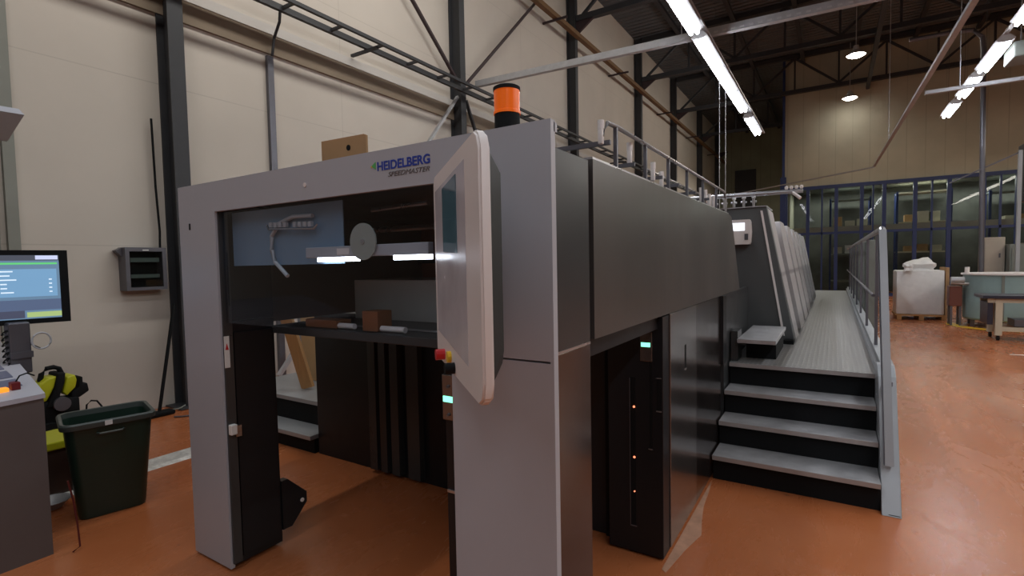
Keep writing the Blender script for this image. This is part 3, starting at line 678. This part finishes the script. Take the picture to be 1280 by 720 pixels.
# grippers and valves cluster at the rail end
vc = thing('valve_cluster', (-1.0, 5.6, 2.19), 'cluster of small steel valves at the rear end of the press top rail', 'valve', None)
for k in range(7):
    mb = MB(); x = -1.35+k*.10
    mb.cyl((x, 6.2, 2.20), (x, 6.2, 2.31), .014, n=10).cyl((x-.03, 6.2, 2.27), (x+.03, 6.2, 2.27), .011, n=10).lathe((x, 6.2, 2.31), [(0, .03), (.02, .025), (.022, .0), (0, 0)], 10)
    mb.build('valve_body', M['steelp'], vc, True)
MB().box(-1.42, 6.16, 2.198, -.70, 6.24, 2.215).build('valve_base', M['steeld'], vc)

# cardboard piece on the press top
o = MB()
o.prism([(-2.052, 2.03), (-1.752, 2.03), (-1.752, 2.226), (-1.765, 2.232), (-2.052, 2.238)], 1, 1.60, 1.612)
cb = o.build('cardboard_panel', M['card']); tag(cb, 'brown cardboard panel with a dark hole standing on top of the press frame', 'box')
MB().cyl((-1.865, 1.598, 2.185), (-1.865, 1.60, 2.185), .013).build('hand_hole', M['blackm'], cb)

# paper pile and blocks in the delivery
o = MB().box(-2.60, 2.24, 1.316, -1.3, 2.74, 1.56, .002).build('paper_pile', M['pilesheet']); tag(o, 'stack of white printed sheets inside the delivery window', 'paper')
for (x0, x1, y, z0, z1, lb) in ((-2.50, -2.24, 1.80, 1.317, 1.36, 'brown wooden wedge on the table edge, left one of two'), (-2.04, -1.93, 1.80, 1.317, 1.42, 'brown wooden block standing on the table edge, right one of two')):
    o = MB().box(x0, y, z0, x1, y+.10, z1, .003).build('wooden_block', M['wood2']); tag(o, lb, 'block', 'wooden blocks')
for (x0, x1, y, lb) in ((-2.24, -2.12, 1.82, 'white roller tip lying left on the table edge under the window'), (-1.92, -1.76, 1.82, 'white roller tip lying right on the table edge under the window')):
    o = MB().cyl((x0, y, 1.333), (x1, y, 1.333), .015).build('roller', M['white'], None, True); tag(o, lb, 'roller', 'white rollers')
o = MB().box(-2.70, 1.90, 1.318, -1.22, 1.93, 1.324).build('edge_strip', M['steelp']); tag(o, 'thin bright strip lying along the delivery table', 'strip')

# far side steps and leaning planks
st = thing('access_steps', (-4.3, 3, 0), 'small grey access steps seen through the open frame on the far side', 'steps')
MB().box(-5.4, 2.83, 0, -3.87, 3.7, .13).box(-5.4, 3.02, .13, -3.87, 3.7, .36).build('step_riser', M['blackm'], st)
MB().box(-5.4, 2.78, .13, -3.86, 3.06, .17, .004).build('tread', M['stringer'], st)
MB().box(-5.4, 3.0, .36, -3.86, 3.75, .40, .004).build('tread', M['stringer'], st)
MB().box(-5.4, 3.78, .0, -3.87, 3.83, 1.15).build('grey_upstand', M['stringer'], st)
def plank(x0, z0, x1, z1, y, w, th, m, lb):
    o = MB().bar((x0, y, z0), (x1, y-.12, z1), w, th, up=(0, 1, 0)).build('wooden_plank', m); tag(o, lb, 'plank', 'planks leaning behind the press')
plank(-4.54, .415, -4.86, 1.55, 3.27, .18, .03, M['wood'], 'orange brown wooden plank leaning behind the open frame')
o = MB().box(-5.02, 3.55, .402, -4.62, 3.60, 1.5, .003).build('chipboard_sheet', mat('pale plywood', (.55, .37, .19), .75, 0, .08, 3)); tag(o, 'pale plywood sheet standing behind the leaning plank', 'board')

# ------------------------------------------------------------------ stairs and walkway
wk = thing('stair_platform', (-.2, 4.4, 0), 'grey metal stairs with black risers leading up to a walkway along the press', 'stairs')
SY = [3.965, 4.225, 4.465, 4.70]; RZ = .19
for i in range(4):
    y = SY[i]; z = (i+1)*RZ
    MB().box(-.755, y+.035, z-RZ if i else .0, .27, y+.045, z-.036).build('riser', M['blackm'], wk)
    if i < 3:
        t_ = MB().box(-.755, y, z-.036, .27, SY[i+1]+.04, z, .003).build('tread', M['tread'], wk)
        MB().box(-.755, y-.004, z-.034, .27, y+.0, z-.002).build('tread_nosing', M['nose'], t_)
pf = MB().box(-.755, SY[3], .724, .28, 16, .76, .003).build('walkway_deck', M['walkway'], wk)
MB().box(-.755, SY[3]-.004, .726, .28, SY[3], .758).build('deck_nosing', M['nose'], pf)
MB().box(-.755, 4.76, .0, .25, 15.9, .722).build('walkway_base', M['blackm'], wk)
MB().prism([(3.935, .0), (4.42, .80), (4.55, .86), (4.66, .86), (4.72, .72), (4.72, .0)], 0, .274, .378, .004).prism([(4.72, .0), (4.66, .86), (16, .86), (16, .0)], 0, .302, .378).build('stringer', M['stringer'], wk)
MB().box(.284, 4.73, .03, .30, 15.9, .72).build('stringer_inner', M['dark'], wk)
MB().box(.28, 4.72, .76, .30, 16, .82).build('kick_plate', M['stringer'], wk)
MB().box(.31, 3.94, .0, .37, 4.0, .012).build('rubber_foot', M['blackm'], wk)
# side step on the walkway
ss = thing('side_step', (-.55, 5.2, .76), 'small grey step box standing on the walkway beside the press', 'step')
MB().box(-.66, 4.99, .762, -.42, 5.76, .925).build('step_body', M['blackm'], ss)
MB().box(-.70, 4.74, .925, -.40, 5.78, .96, .004).build('step_tread', M['tread'], ss)
MB().box(-.755, 4.78, .762, -.70, 5.0, 1.02).build('step_cheek', M['dark'], ss)
# handrail
hr = thing('handrail', (.3, 5, .76), 'grey tubular handrail along the walkway, its front post slanting down the stairs', 'handrail')
MB().tube([(.295, 4.56, 1.82), (.295, 4.60, 1.845), (.30, 4.70, 1.85), (.30, 16, 1.85)], .021).build('top_rail', M['steelp'], hr, True)
fp = MB(); 
fp.hexa([(.295, 4.035, .29), (.343, 4.035, .29), (.343, 4.075, .29), (.295, 4.075, .29)], [(.272, 4.535, 1.84), (.317, 4.535, 1.84), (.317, 4.575, 1.84), (.272, 4.575, 1.84)])
fpo = fp.build('front_post', M['stringer'], hr)
MB().hexa([(.288, 4.04, .29), (.294, 4.04, .29), (.294, 4.07, .29), (.288, 4.07, .29)], [(.264, 4.54, 1.80), (.271, 4.54, 1.80), (.271, 4.57, 1.80), (.264, 4.57, 1.80)]).build('dark_edge', M['steeld'], fpo)
MB().bar((.32, 4.075, .36), (.33, 4.17, .36), .03, .03).bar((.33, 4.26, .78), (.33, 4.42, .78), .03, .03).build('post_bracket', M['steeld'], fpo)
for y in (5.56, 7.06, 8.6, 10.1, 11.6, 13.1, 14.6): MB().box(.312, y-.02, .80, .336, y+.02, 1.84).build('rail_post', M['steeld'], hr)
MB().tube([(.30, 5.56, 1.30), (.30, 16, 1.30)], .014).build('middle_rail', M['steeld'], hr, True)

# row of grey electrical cabinets right of the walkway
for k in range(6):
    y0 = 9.6+k*1.3
    t = thing('switch_cabinet', (.49, y0, 0), ['nearest', 'second', 'third', 'fourth', 'fifth', 'last'][k]+' of the grey green cabinets in a row behind the handrail', 'cabinet', 'cabinets behind the handrail')
    MB().box(.42, y0, .08, .56, y0+1.24, 1.90, .01).build('cabinet_body', M['greyg'], t)
    MB().box(.40, y0+.05, .12, .418, y0+.60, 1.86, .004).build('door', M['greyg'], t)
    MB().box(.40, y0+.64, .12, .418, y0+1.19, 1.86, .004).build('door', M['greyg'], t)
    MB().box(.43, y0+.02, 0, .55, y0+1.22, .08).build('plinth', M['blackm'], t)

# ------------------------------------------------------------------ right background
t = thing('wrapped_pallet', (1.95, 17, 0), 'pallet of goods wrapped in whitish film beyond the handrail', 'pallet')
pm = MB()
for k in range(3): pm.box(1.40+k*.45, 16.5, 0, 1.50+k*.45, 17.5, .10)
pm.box(1.36, 16.5, .10, 2.42, 17.5, .14).build('pallet_base', M['wood'], t)
MB().box(1.38, 16.52, .14, 2.35, 17.45, 1.26, .03).build('wrapped_load', M['film'], t, True)
MB().box(2.36, 16.5, .14, 2.43, 17.4, 1.33, .004).build('cardboard_side', M['card'], t)
def blob(c, r, name, m, seed, parent=None):
    rd = random.Random(seed); bm = bmesh.new(); bmesh.ops.create_icosphere(bm, subdivisions=3, radius=1)
    ph = [rd.uniform(0, 6) for _ in range(6)]
    for v in bm.verts:
        n = v.co.copy(); k = 1+.16*math.sin(5*n.x+ph[0])+.14*math.sin(6*n.y+ph[1])+.13*math.sin(7*n.z+ph[2])
        v.co = Vector((n.x*r[0]*k+c[0], n.y*r[1]*k+c[1], max(n.z, -.55)*r[2]*k+c[2]))
    s = MB(); s.bm.free(); s.bm = bm; return s.build(name, m, parent, True)
o = blob((1.93, 16.95, 1.36), (.31, .3, .20), 'plastic_bag', M['film'], 2); tag(o, 'crumpled white plastic bag lying on top of the wrapped pallet', 'bag')
o = blob((1.60, 16.4, 1.33), (.09, .12, .12), 'plastic_bag', M['film'], 5); tag(o, 'small white film bundle at the left of the wrapped pallet top', 'bag')

tk = thing('round_tank', (3.40, 15.75, 0), 'pale teal round tank with a white rim and short legs at the right', 'tank')
MB().lathe((3.40, 15.75, 0), [(0, .16), (.80, .16), (.83, .20), (.83, 1.18), (0, 1.18)], 48).build('tank_shell', M['teal'], tk, True)
MB().lathe((3.40, 15.75, 1.18), [(0, 0), (.87, 0), (.87, .035), (0, .035)], 48).build('tank_rim', M['white'], tk, True)
MB().bar((3.10, 14.975, .2), (3.10, 14.975, 1.17), .05, .02, up=(0, 1, 0)).build('seam_strip', M['greyg'], tk)
MB().cyl((2.60, 15.55, 1.2), (2.60, 15.55, 1.36), .045).build('valve', M['white'], tk, True)
MB().tube([(2.70, 15.5, .98), (2.50, 15.45, .98), (2.30, 15.45, .99)], .035).build('side_pipe', M['steelp'], tk, True)
MB().cyl((2.30, 15.45, 1.06), (2.54, 15.45, 1.06), .075).build('motor', M['galv'], tk, True)
MB().box(2.29, 15.5, .45, 2.52, 15.85, .92, .02).build('pump_body', mat('red brown enamel', (.16, .05, .035), .5), tk)
for a, b in ((2.31, 15.5), (2.47, 15.5), (2.31, 15.8), (2.47, 15.8)): MB().box(a, b, 0, a+.04, b+.04, .45).build('pump_leg', M['steeld'], tk)
for a in (200, 235, 270, 305, 340, 20, 90, 150):
    x, y = 3.40+.74*math.cos(math.radians(a)), 15.75+.74*math.sin(math.radians(a))
    MB().box(x-.035, y-.035, 0, x+.035, y+.035, .17).build('leg', M['steeld'], tk)
o = MB().lathe((3.40, 15.75, 0), [(.90, .001), (1.12, .001), (1.12, .004), (.90, .004)], 40, PI*.9, PI*1.5).build('floor_marking', M['yel']); tag(o, 'worn yellow marking on the floor around the teal tank', 'marking')

tb = thing('work_table', (3.3, 13.4, 0), 'cream framed work table with a dark top on castors before the teal tank', 'table')
MB().box(2.42, 13.02, .80, 4.2, 13.80, .86, .006).build('table_top', M['navy'], tb)
fm = MB().box(2.5, 13.08, .72, 4.12, 13.13, .80).box(2.5, 13.68, .72, 4.12, 13.73, .80)
fm.box(2.62, 13.08, .18, 4.12, 13.13, .26).box(2.62, 13.68, .18, 4.12, 13.73, .26).build('table_frame', M['cream'], tb)
for x, y in ((2.66, 13.12), (2.66, 13.70), (4.06, 13.12), (4.06, 13.70)):
    lg = MB().box(x-.05, y-.05, .10, x+.05, y+.05, .79).build('leg', M['cream'], tb)
    MB().cyl((x-.02, y, .045), (x+.02, y, .045), .045).box(x-.01, y-.02, .04, x+.01, y+.02, .11).build('castor', M['blackm'], lg, True)
MB().box(2.9, 13.2, .262, 3.9, 13.66, .40, .01).build('lower_crate', M['steeld'], tb)
MB().box(2.5, 13.1, .30, 2.58, 13.7, .72).build('end_panel', M['navy'], tb)

for (x0, x1, y, h, m, lb, nm) in ((3.24, 3.66, 17.6, 2.07, 'beige', 'tall cream cabinet behind the teal tank', 'tall_cabinet'), (3.68, 4.9, 17.3, 1.88, 'greyg', 'grey green cabinet at the right picture edge behind the tank', 'tall_cabinet')):
    t = thing(nm, ((x0+x1)/2, y, 0), lb, 'cabinet')
    MB().box(x0, y, .05, x1, y+.5, h, .01).build('cabinet_body', M[m], t)
    MB().box(x0+.04, y-.02, .15, x1-.04, y-.002, h-.08, .004).build('door', M[m], t)
    MB().box(x1-.12, y-.035, 1.55, x1-.09, y-.021, 1.66).build('handle', M['steeld'], t)
    MB().box(x0+.02, y+.02, 0, x1-.02, y+.48, .05).build('plinth', M['blackm'], t)
o = MB().box(2.45, 11.35, .0005, 2.85, 11.39, .003, 0, .12).build('floor_scratch', M['paper']); tag(o, 'short white paint line on the floor in front of the work table', 'marking')

# ------------------------------------------------------------------ left side
# console
cs = thing('control_console', (-4.3, .3, 0), 'taupe control console with a pale sloping key desk at the lower left', 'console')
MB().hexa([(-3.85, 1.03, .0), (-5.55, 1.14, .0), (-5.55, -1.0, .0), (-3.85, -1.0, .0)], [(-3.85, 1.03, .925), (-5.55, 1.14, 1.272), (-5.55, -1.0, 1.272), (-3.85, -1.0, .91)]).build('console_body', M['console'], cs)
def dz(x): return .95+(-3.85-x)*.205
MB().hexa([(-3.84, 1.035, .925), (-5.56, 1.15, 1.273), (-5.56, -1.0, 1.273), (-3.84, -1.0, .86)], [(-3.84, 1.035, .952), (-5.56, 1.15, 1.303), (-5.56, -1.0, 1.303), (-3.84, -1.0, .885)]).build('desk_top', M['consoletop'], cs)
for k in range(9):
    x0 = -4.02-k*.16
    MB().hexa([(x0, .985, dz(x0)+.0), (x0-.12, .985, dz(x0-.12)), (x0-.12, .3, dz(x0-.12)-.02), (x0, .3, dz(x0)-.02)],
              [(x0, .985, dz(x0)+.006), (x0-.12, .985, dz(x0-.12)+.006), (x0-.12, .3, dz(x0-.12)-.014), (x0, .3, dz(x0)-.014)]).build('key_field', M['key'], cs)
MB().box(-4.02, .925, .975, -3.965, .965, 1.02, .004).build('red_switch', mat('dark red plastic', (.16, .01, .015), .4), cs)
MB().box(-4.02, .86, .968, -3.965, .915, .995, .003).build('lit_key', mat('orange lit key', (.9, .3, .02), .4, emit=(1, .35, .03), es=.8), cs)
MB().tube([(-3.99, .95, 1.02), (-4.0, .97, 1.05), (-4.03, 1.01, 1.055), (-4.06, 1.05, 1.03)], .004).build('switch_cable', M['blackm'], cs, True)
# monitor on its post
mon = thing('monitor', (-4.5, 1.0, 1.1), 'wide monitor with a blue and green list screen above the console', 'monitor')
D = Vector((.24, .97, 0)).normalized(); Nf = Vector((D.y, -D.x, 0)); Q = Vector((-4.40, 1.345, 0))
def mp_(u, z, t=0): v = Q-D*u+Nf*t; return (v.x, v.y, z)
def slab(u0, u1, z0, z1, t0, t1):
    c = [(u0, z0), (u1, z0), (u1, z1), (u0, z1)]
    return MB().hexa([mp_(u, z, t0) for u, z in c], [mp_(u, z, t1) for u, z in c])
body = slab(0, .95, 1.312, 1.793, -.05, 0).build('monitor_body', M['blackm'], mon)
slab(.045, .90, 1.345, 1.760, 0, .002).build('screen_background', mat('screen dim blue', (.05, .08, .12), .2, emit=(.13, .22, .33), es=.9), body)
def scr(u0, u1, z0, z1, nm, col, es, t=.002):
    slab(u0, u1, z0, z1, t, t+.001).build(nm, mat(nm, tuple(c*.3 for c in col), .3, emit=col, es=es), body)
scr(.045, .90, 1.725, 1.760, 'screen_title_bar', (.08, .09, .12), .8)
scr(.05, .16, 1.732, 1.758, 'screen_badge', (.6, .65, .9), .9, .003)
scr(.055, .90, 1.700, 1.712, 'screen_green_bar', (.12, .55, .18), 1.0, .003)
scr(.06, .90, 1.49, 1.67, 'screen_list', (.17, .33, .52), .95, .003)
scr(.045, .215, 1.355, 1.388, 'screen_green_button', (.42, .56, .22), .8, .003)
scr(.225, .90, 1.352, 1.40, 'screen_footer', (.07, .08, .13), .8, .003)
scr(.045, .90, 1.40, 1.47, 'screen_lower_band', (.10, .14, .24), .8, .003)
tx = MB()
for k in range(6):
    z = 1.655-k*.027
    for (a, b) in ((.33, .27+.015*random.randint(-1, 2)), (.36, .345), (.40, .385), (.44, .425), (.47, .46)):
        c = [(a, z-.004), (b, z-.004), (b, z+.004), (a, z+.004)]
        tx.hexa([mp_(u, zz, .004) for u, zz in c], [mp_(u, zz, .0045) for u, zz in c])
    if k > 1: 
        c = [(.10, z-.004), (.085, z-.004), (.085, z+.004), (.10, z+.004)]; tx.hexa([mp_(u, zz, .004) for u, zz in c], [mp_(u, zz, .0045) for u, zz in c])
tx.build('screen_list_marks', mat('screen text', (.3, .3, .3), .3, emit=(.7, .85, 1), es=.9), body)
ps = MB().box(-4.50, 1.03, 1.0, -4.40, 1.135, 1.33, .01).box(-4.51, 1.03, .0+1.1, -4.39, 1.14, 1.14).build('stand_post', M['steeld'], mon)
mb = MB()
for k in range(7): mb.tube([(-4.42+.02*math.cos(a), 1.015+.014*math.sin(a), 1.06+k*.035+.014*math.sin(a*1)) for a in [PI*2*j/10 for j in range(10)]], .004, 6)
mb.build('cable_chain', M['blackm'], mon, True)
ring = MB().tube([(-4.40, 1.185+.048*math.cos(a), 1.20+.052*math.sin(a)) for a in [2*PI*j/28 for j in range(29)]], .006, 8).build('cable_loop', M['hose'], mon, True)
MB().tube([(-4.42, 1.13, 1.19), (-4.40, 1.15, 1.17), (-4.40, 1.18, 1.148)], .005).build('loop_tie', M['blackm'], mon, True)
# overhead lamp hood
z = 2.62
o = MB().hexa([(-4.24, 1.13, z), (-4.36, -.4, z), (-5.4, -.4, z), (-5.2, 1.28, z)], [(-4.26, 1.11, z+.035), (-4.38, -.4, z+.035), (-5.4, -.4, z+.10), (-5.2, 1.26, z+.10)])
hd = o.build('lamp_hood', mat('pale blue grey lamp sheet', (.42, .44, .50), .45)); tag(hd, 'pale grey lamp hood poking in at the left edge above the monitor', 'lamp')
MB().cyl((-4.8, .3, z+.06), (-4.8, .3, CZ), .012).build('hood_rod', M['galv'], hd)
# wall cabinet
wc = thing('wall_cabinet', (-6.7, 2.77, 1.4), 'grey framed wall cabinet with a dark glass front beside the first column', 'cabinet')
MB().box(-6.80, 2.53, 1.42, -6.62, 2.57, 1.905).box(-6.80, 2.90, 1.42, -6.62, 2.94, 1.905).box(-6.80, 2.57, 1.86, -6.62, 2.90, 1.905).box(-6.80, 2.57, 1.42, -6.62, 2.90, 1.455).build('cabinet_frame', M['steeld'], wc)
MB().box(-6.79, 2.57, 1.46, -6.77, 2.90, 1.86).build('back_panel', M['blackm'], wc)
MB().box(-6.77, 2.59, 1.74, -6.66, 2.88, 1.79).box(-6.77, 2.59, 1.56, -6.66, 2.88, 1.60).build('inner_shelf', M['greyg'], wc)
MB().box(-6.64, 2.57, 1.46, -6.635, 2.90, 1.86).build('glass_door', M['cabglass'], wc)
MB().box(-6.62, 2.70, 1.868, -6.617, 2.76, 1.88).build('name_plate', M['paper'], wc)
MB().prism([(2.47, 1.87), (2.53, 1.90), (2.53, 1.80)], 0, -6.79, -6.70).build('side_lug', M['steeld'], wc)
# bin
bn = thing('waste_bin', (-4.45, 1.5, 0), 'dark green plastic waste bin with open top on the floor beside the console', 'bin')
ang = math.atan2(.12, .48); ca, sa = math.cos(-ang), math.sin(-ang)
def bq(u, v, z): return (-4.29+u*ca-v*sa, 1.475+u*sa+v*ca, z*1.045)
def rr(w, d, r, z, n=5):
    pts = []
    for (cx, cyy, a0) in ((w/2-r, d/2-r, 0), (-w/2+r, d/2-r, PI/2), (-w/2+r, -d/2+r, PI), (w/2-r, -d/2+r, 1.5*PI)):
        for k in range(n+1):
            a = a0+PI/2*k/n; pts.append(bq(cx+r*math.cos(a), cyy+r*math.sin(a), z))
    return pts
def loft(loops, name, m, parent, cap0=True, cap1=False):
    mb = MB(); vs = [[mb.bm.verts.new(p) for p in l] for l in loops]; n = len(loops[0]); fs = []
    for a, b in zip(vs, vs[1:]):
        for k in range(n): fs.append(mb.bm.faces.new((a[k], a[(k+1) % n], b[(k+1) % n], b[k])))
    if cap0: fs.append(mb.bm.faces.new(vs[0]))
    if cap1: fs.append(mb.bm.faces.new(vs[-1]))
    bmesh.ops.recalc_face_normals(mb.bm, faces=fs); return mb.build(name, m, parent, True)
loft([rr(.30, .36, .05, .003), rr(.31, .37, .05, .02), rr(.40, .475, .06, .60), rr(.385, .46, .055, .60), rr(.295, .355, .045, .03)], 'bin_body', M['bin'], bn, True, True)
loft([rr(.385, .46, .055, .595), rr(.435, .515, .065, .595), rr(.44, .52, .065, .61), rr(.44, .52, .065, .625), rr(.425, .505, .06, .635), rr(.395, .47, .055, .632), rr(.385, .46, .055, .60)], 'bin_rim', M['binrim'], bn, False, False)
MB().tube([bq(.205, -.07, .555), bq(.235, -.06, .555), bq(.235, .06, .555), bq(.205, .07, .555)], .007).build('bin_handle', M['binrim'], bn, True)
MB().prism([(0, 0), (.03, .0), (.012, -.015)], 2, 0, .003).build('tmp', M['paper'])
bpy.data.objects.remove(bpy.data.objects['tmp'])
MB().hexa([bq(.222, -.03, .60), bq(.222, .01, .60), bq(.226, .01, .60), bq(.226, -.03, .60)], [bq(.222, -.03, .628), bq(.222, .01, .628), bq(.226, .01, .628), bq(.226, -.03, .628)]).build('white_sticker', M['paper'], bn)
# brown box with yellow rim and metal bowl
t = thing('mop_bucket', (-4.95, 1.33, 0), 'dark brown bucket with a lime yellow rim between console and green bin', 'bucket')
MB().hexa([(-4.80, 1.21, 0), (-5.10, 1.21, 0), (-5.10, 1.46, 0), (-4.80, 1.46, 0)], [(-4.77, 1.18, .36), (-5.13, 1.18, .36), (-5.13, 1.49, .36), (-4.77, 1.49, .36)]).build('bucket_body', M['brownbox'], t)
MB().box(-5.15, 1.17, .36, -4.75, 1.50, .42, .01).build('bucket_rim', M['yellow'], t)
o = MB().lathe((-4.62, 1.24, 0), [(0, .006), (.06, .006), (.10, .05), (.115, .055), (.10, .045), (.06, .0), (0, .0)], 28).build('metal_bowl', M['galv'], None, True); tag(o, 'small shiny metal bowl on the floor left of the green bin', 'bowl')
# pressure washer
wa = thing('pressure_washer', (-6.25, 1.8, 0), 'lime yellow and black pressure washer by the wall behind the green bin', 'pressure washer')
def ell(c, r, name, m, rx=0, sub=3):
    mb = MB(); res = bmesh.ops.create_icosphere(mb.bm, subdivisions=sub, radius=1)
    bmesh.ops.scale(mb.bm, verts=res['verts'], vec=r)
    if rx: bmesh.ops.rotate(mb.bm, verts=res['verts'], cent=(0, 0, 0), matrix=Matrix.Rotation(rx, 3, 'X'))
    bmesh.ops.translate(mb.bm, verts=res['verts'], vec=c); return mb.build(name, m, wa, True)
MB().prism([(1.60, .50), (1.63, .60), (1.70, .655), (1.765, .665), (1.74, .56), (1.68, .44), (1.63, .44)], 0, -6.40, -6.20, .014).build('yellow_casing', M['yellow'], wa, True)
MB().prism([(1.835, .64), (1.90, .655), (1.915, .60), (1.90, .53), (1.83, .46), (1.80, .50)], 0, -6.40, -6.20, .014).build('yellow_casing', M['yellow'], wa, True)
MB().prism([(1.765, .69), (1.825, .69), (1.815, .60), (1.78, .50), (1.76, .38), (1.67, .38), (1.74, .55)], 0, -6.42, -6.18, .012).build('black_band', M['blackm'], wa, True)
MB().tube([(-6.3, 1.665, .62), (-6.3, 1.68, .69), (-6.3, 1.72, .735), (-6.3, 1.77, .74), (-6.3, 1.81, .72), (-6.3, 1.83, .66)], .022).build('carry_handle', M['blackm'], wa, True)
MB().prism([(1.87, .48), (1.93, .52), (1.945, .62), (1.965, .62), (1.965, .55), (2.0, .55), (2.01, .47), (1.93, .42), (1.87, .42)], 0, -6.38, -6.22, .01).build('hose_connector', M['blackm'], wa, True)
MB().box(-6.40, 1.61, .20, -6.20, 1.93, .44, .03).build('lower_body', M['blackm'], wa, True)
for y in (1.68, 1.88):
    for x in (-6.46, -6.20): MB().cyl((x, y, .12), (x+.06, y, .12), .12, n=24).build('wheel', M['blackm'], wa, True)
MB().cyl((-6.20, 1.78, .40), (-6.15, 1.78, .40), .065, n=20).build('round_cap', M['steeld'], wa, True)
MB().tube([(-6.3, 1.60, .45), (-6.3, 1.53, .52), (-6.28, 1.50, .60), (-6.27, 1.55, .66), (-6.27, 1.61, .60), (-6.28, 1.58, .50)], .012).build('power_cord', M['blackm'], wa, True)
o = MB().box(-6.6, 1.35, 0, -5.95, 2.2, .0+.015, .004).build('floor_mat', M['greyg']); 
bpy.data.objects.remove(o)
# broom by the column
bm_ = thing('floor_squeegee', (-6.3, 2.75, 0), 'dark floor squeegee leaning against the wall left of the first column', 'squeegee')
MB().cyl((-6.42, 2.70, .06), (-6.47, 2.93, 1.25), .018).build('handle', M['blackm'], bm_, True)
MB().box(-6.50, 2.52, .005, -6.36, 2.84, .05, .012).build('head', M['blackm'], bm_, True)
# cables on the floor
def cable(pts, r, m, lb):
    o = MB().tube(pts, r, 8).build('floor_cable', m, None, True); tag(o, lb, 'cable')
cable([(-6.2+.10*math.sin(k*.7), 2.75+k*.05, .012) for k in range(14)], .009, M['steeld'], 'grey cable curling on the floor at the foot of the first column')
cable([(-6.5+.06*math.cos(k*.9), 2.55+k*.05, .030) for k in range(14)], .009, M['pvc'], 'second grey green cable on the floor along the wall by the squeegee')
cable([(-6.60, 2.12, .01), (-6.62, 2.10, .15), (-6.62, 2.11, .25), (-6.62, 2.15, .285), (-6.62, 2.20, .27), (-6.60, 2.235, .20), (-6.58, 2.24, .012)], .009, M['blackm'], 'thin black cable arching off the floor behind the green bin')
for k in range(3): cable([(-5.9+.02*k+.05*math.sin(j*.8), 1.3+j*.08, .012+.02*k) for j in range(11)], .010, M['steeld'] if k else M['blackm'], ['black cable lying lowest', 'grey cable lying in the middle', 'grey cable lying topmost'][k]+' of three on the floor before the pressure washer')
cable([(-3.80, 1.10, .42), (-3.80, 1.12, .30), (-3.79, 1.13, .15), (-3.77, 1.13, .02), (-3.75, 1.09, .012)], .005, mat('dark red cable sheath', (.10, .012, .012), .5), 'dark red cable dropping along the console corner to the floor')
# aluminium cable ramp
rp = MB().prism([(-5.02, 0), (-4.98, .018), (-4.78, .018), (-4.74, 0)], 1, 1.2, 3.3).build('cable_ramp', M['alum']); tag(rp, 'silver chequered cable ramp on the floor behind the bin', 'cable ramp')
# small bolts on the floor inside the frame
o = MB().cyl((-3.0, 1.93, 0), (-3.0, 1.93, .012), .012, n=6).build('floor_bolt', M['steelp']); tag(o, 'tiny steel bolt head in the floor inside the open frame', 'bolt')
# pale worn floor edge strip along the press foot
fs = MB(); pts = [(-.762, 2.66), (-.735, 2.64), (-.70, 2.9), (-.655, 3.12), (-.69, 3.3), (-.72, 3.5), (-.735, 3.75), (-.755, 3.95)]
fs.prism(pts, 2, .0006, .0016)
o = fs.build('worn_floor_edge', mat('worn pale concrete', (.46, .25, .16), .5, 0, .2, 12)); tag(o, 'pale worn floor patch along the foot of the press side', 'floor patch')

# ------------------------------------------------------------------ world and view
w = bpy.data.worlds.new('world'); bpy.context.scene.world = w; w.use_nodes = True
w.node_tree.nodes['Background'].inputs[0].default_value = (.8, .85, 1, 1); w.node_tree.nodes['Background'].inputs[1].default_value = .05
vs = bpy.context.scene.view_settings; vs.view_transform = 'Standard'; vs.look = 'None'; vs.gamma = 1; vs.use_curve_mapping = False
vs.exposure = .12
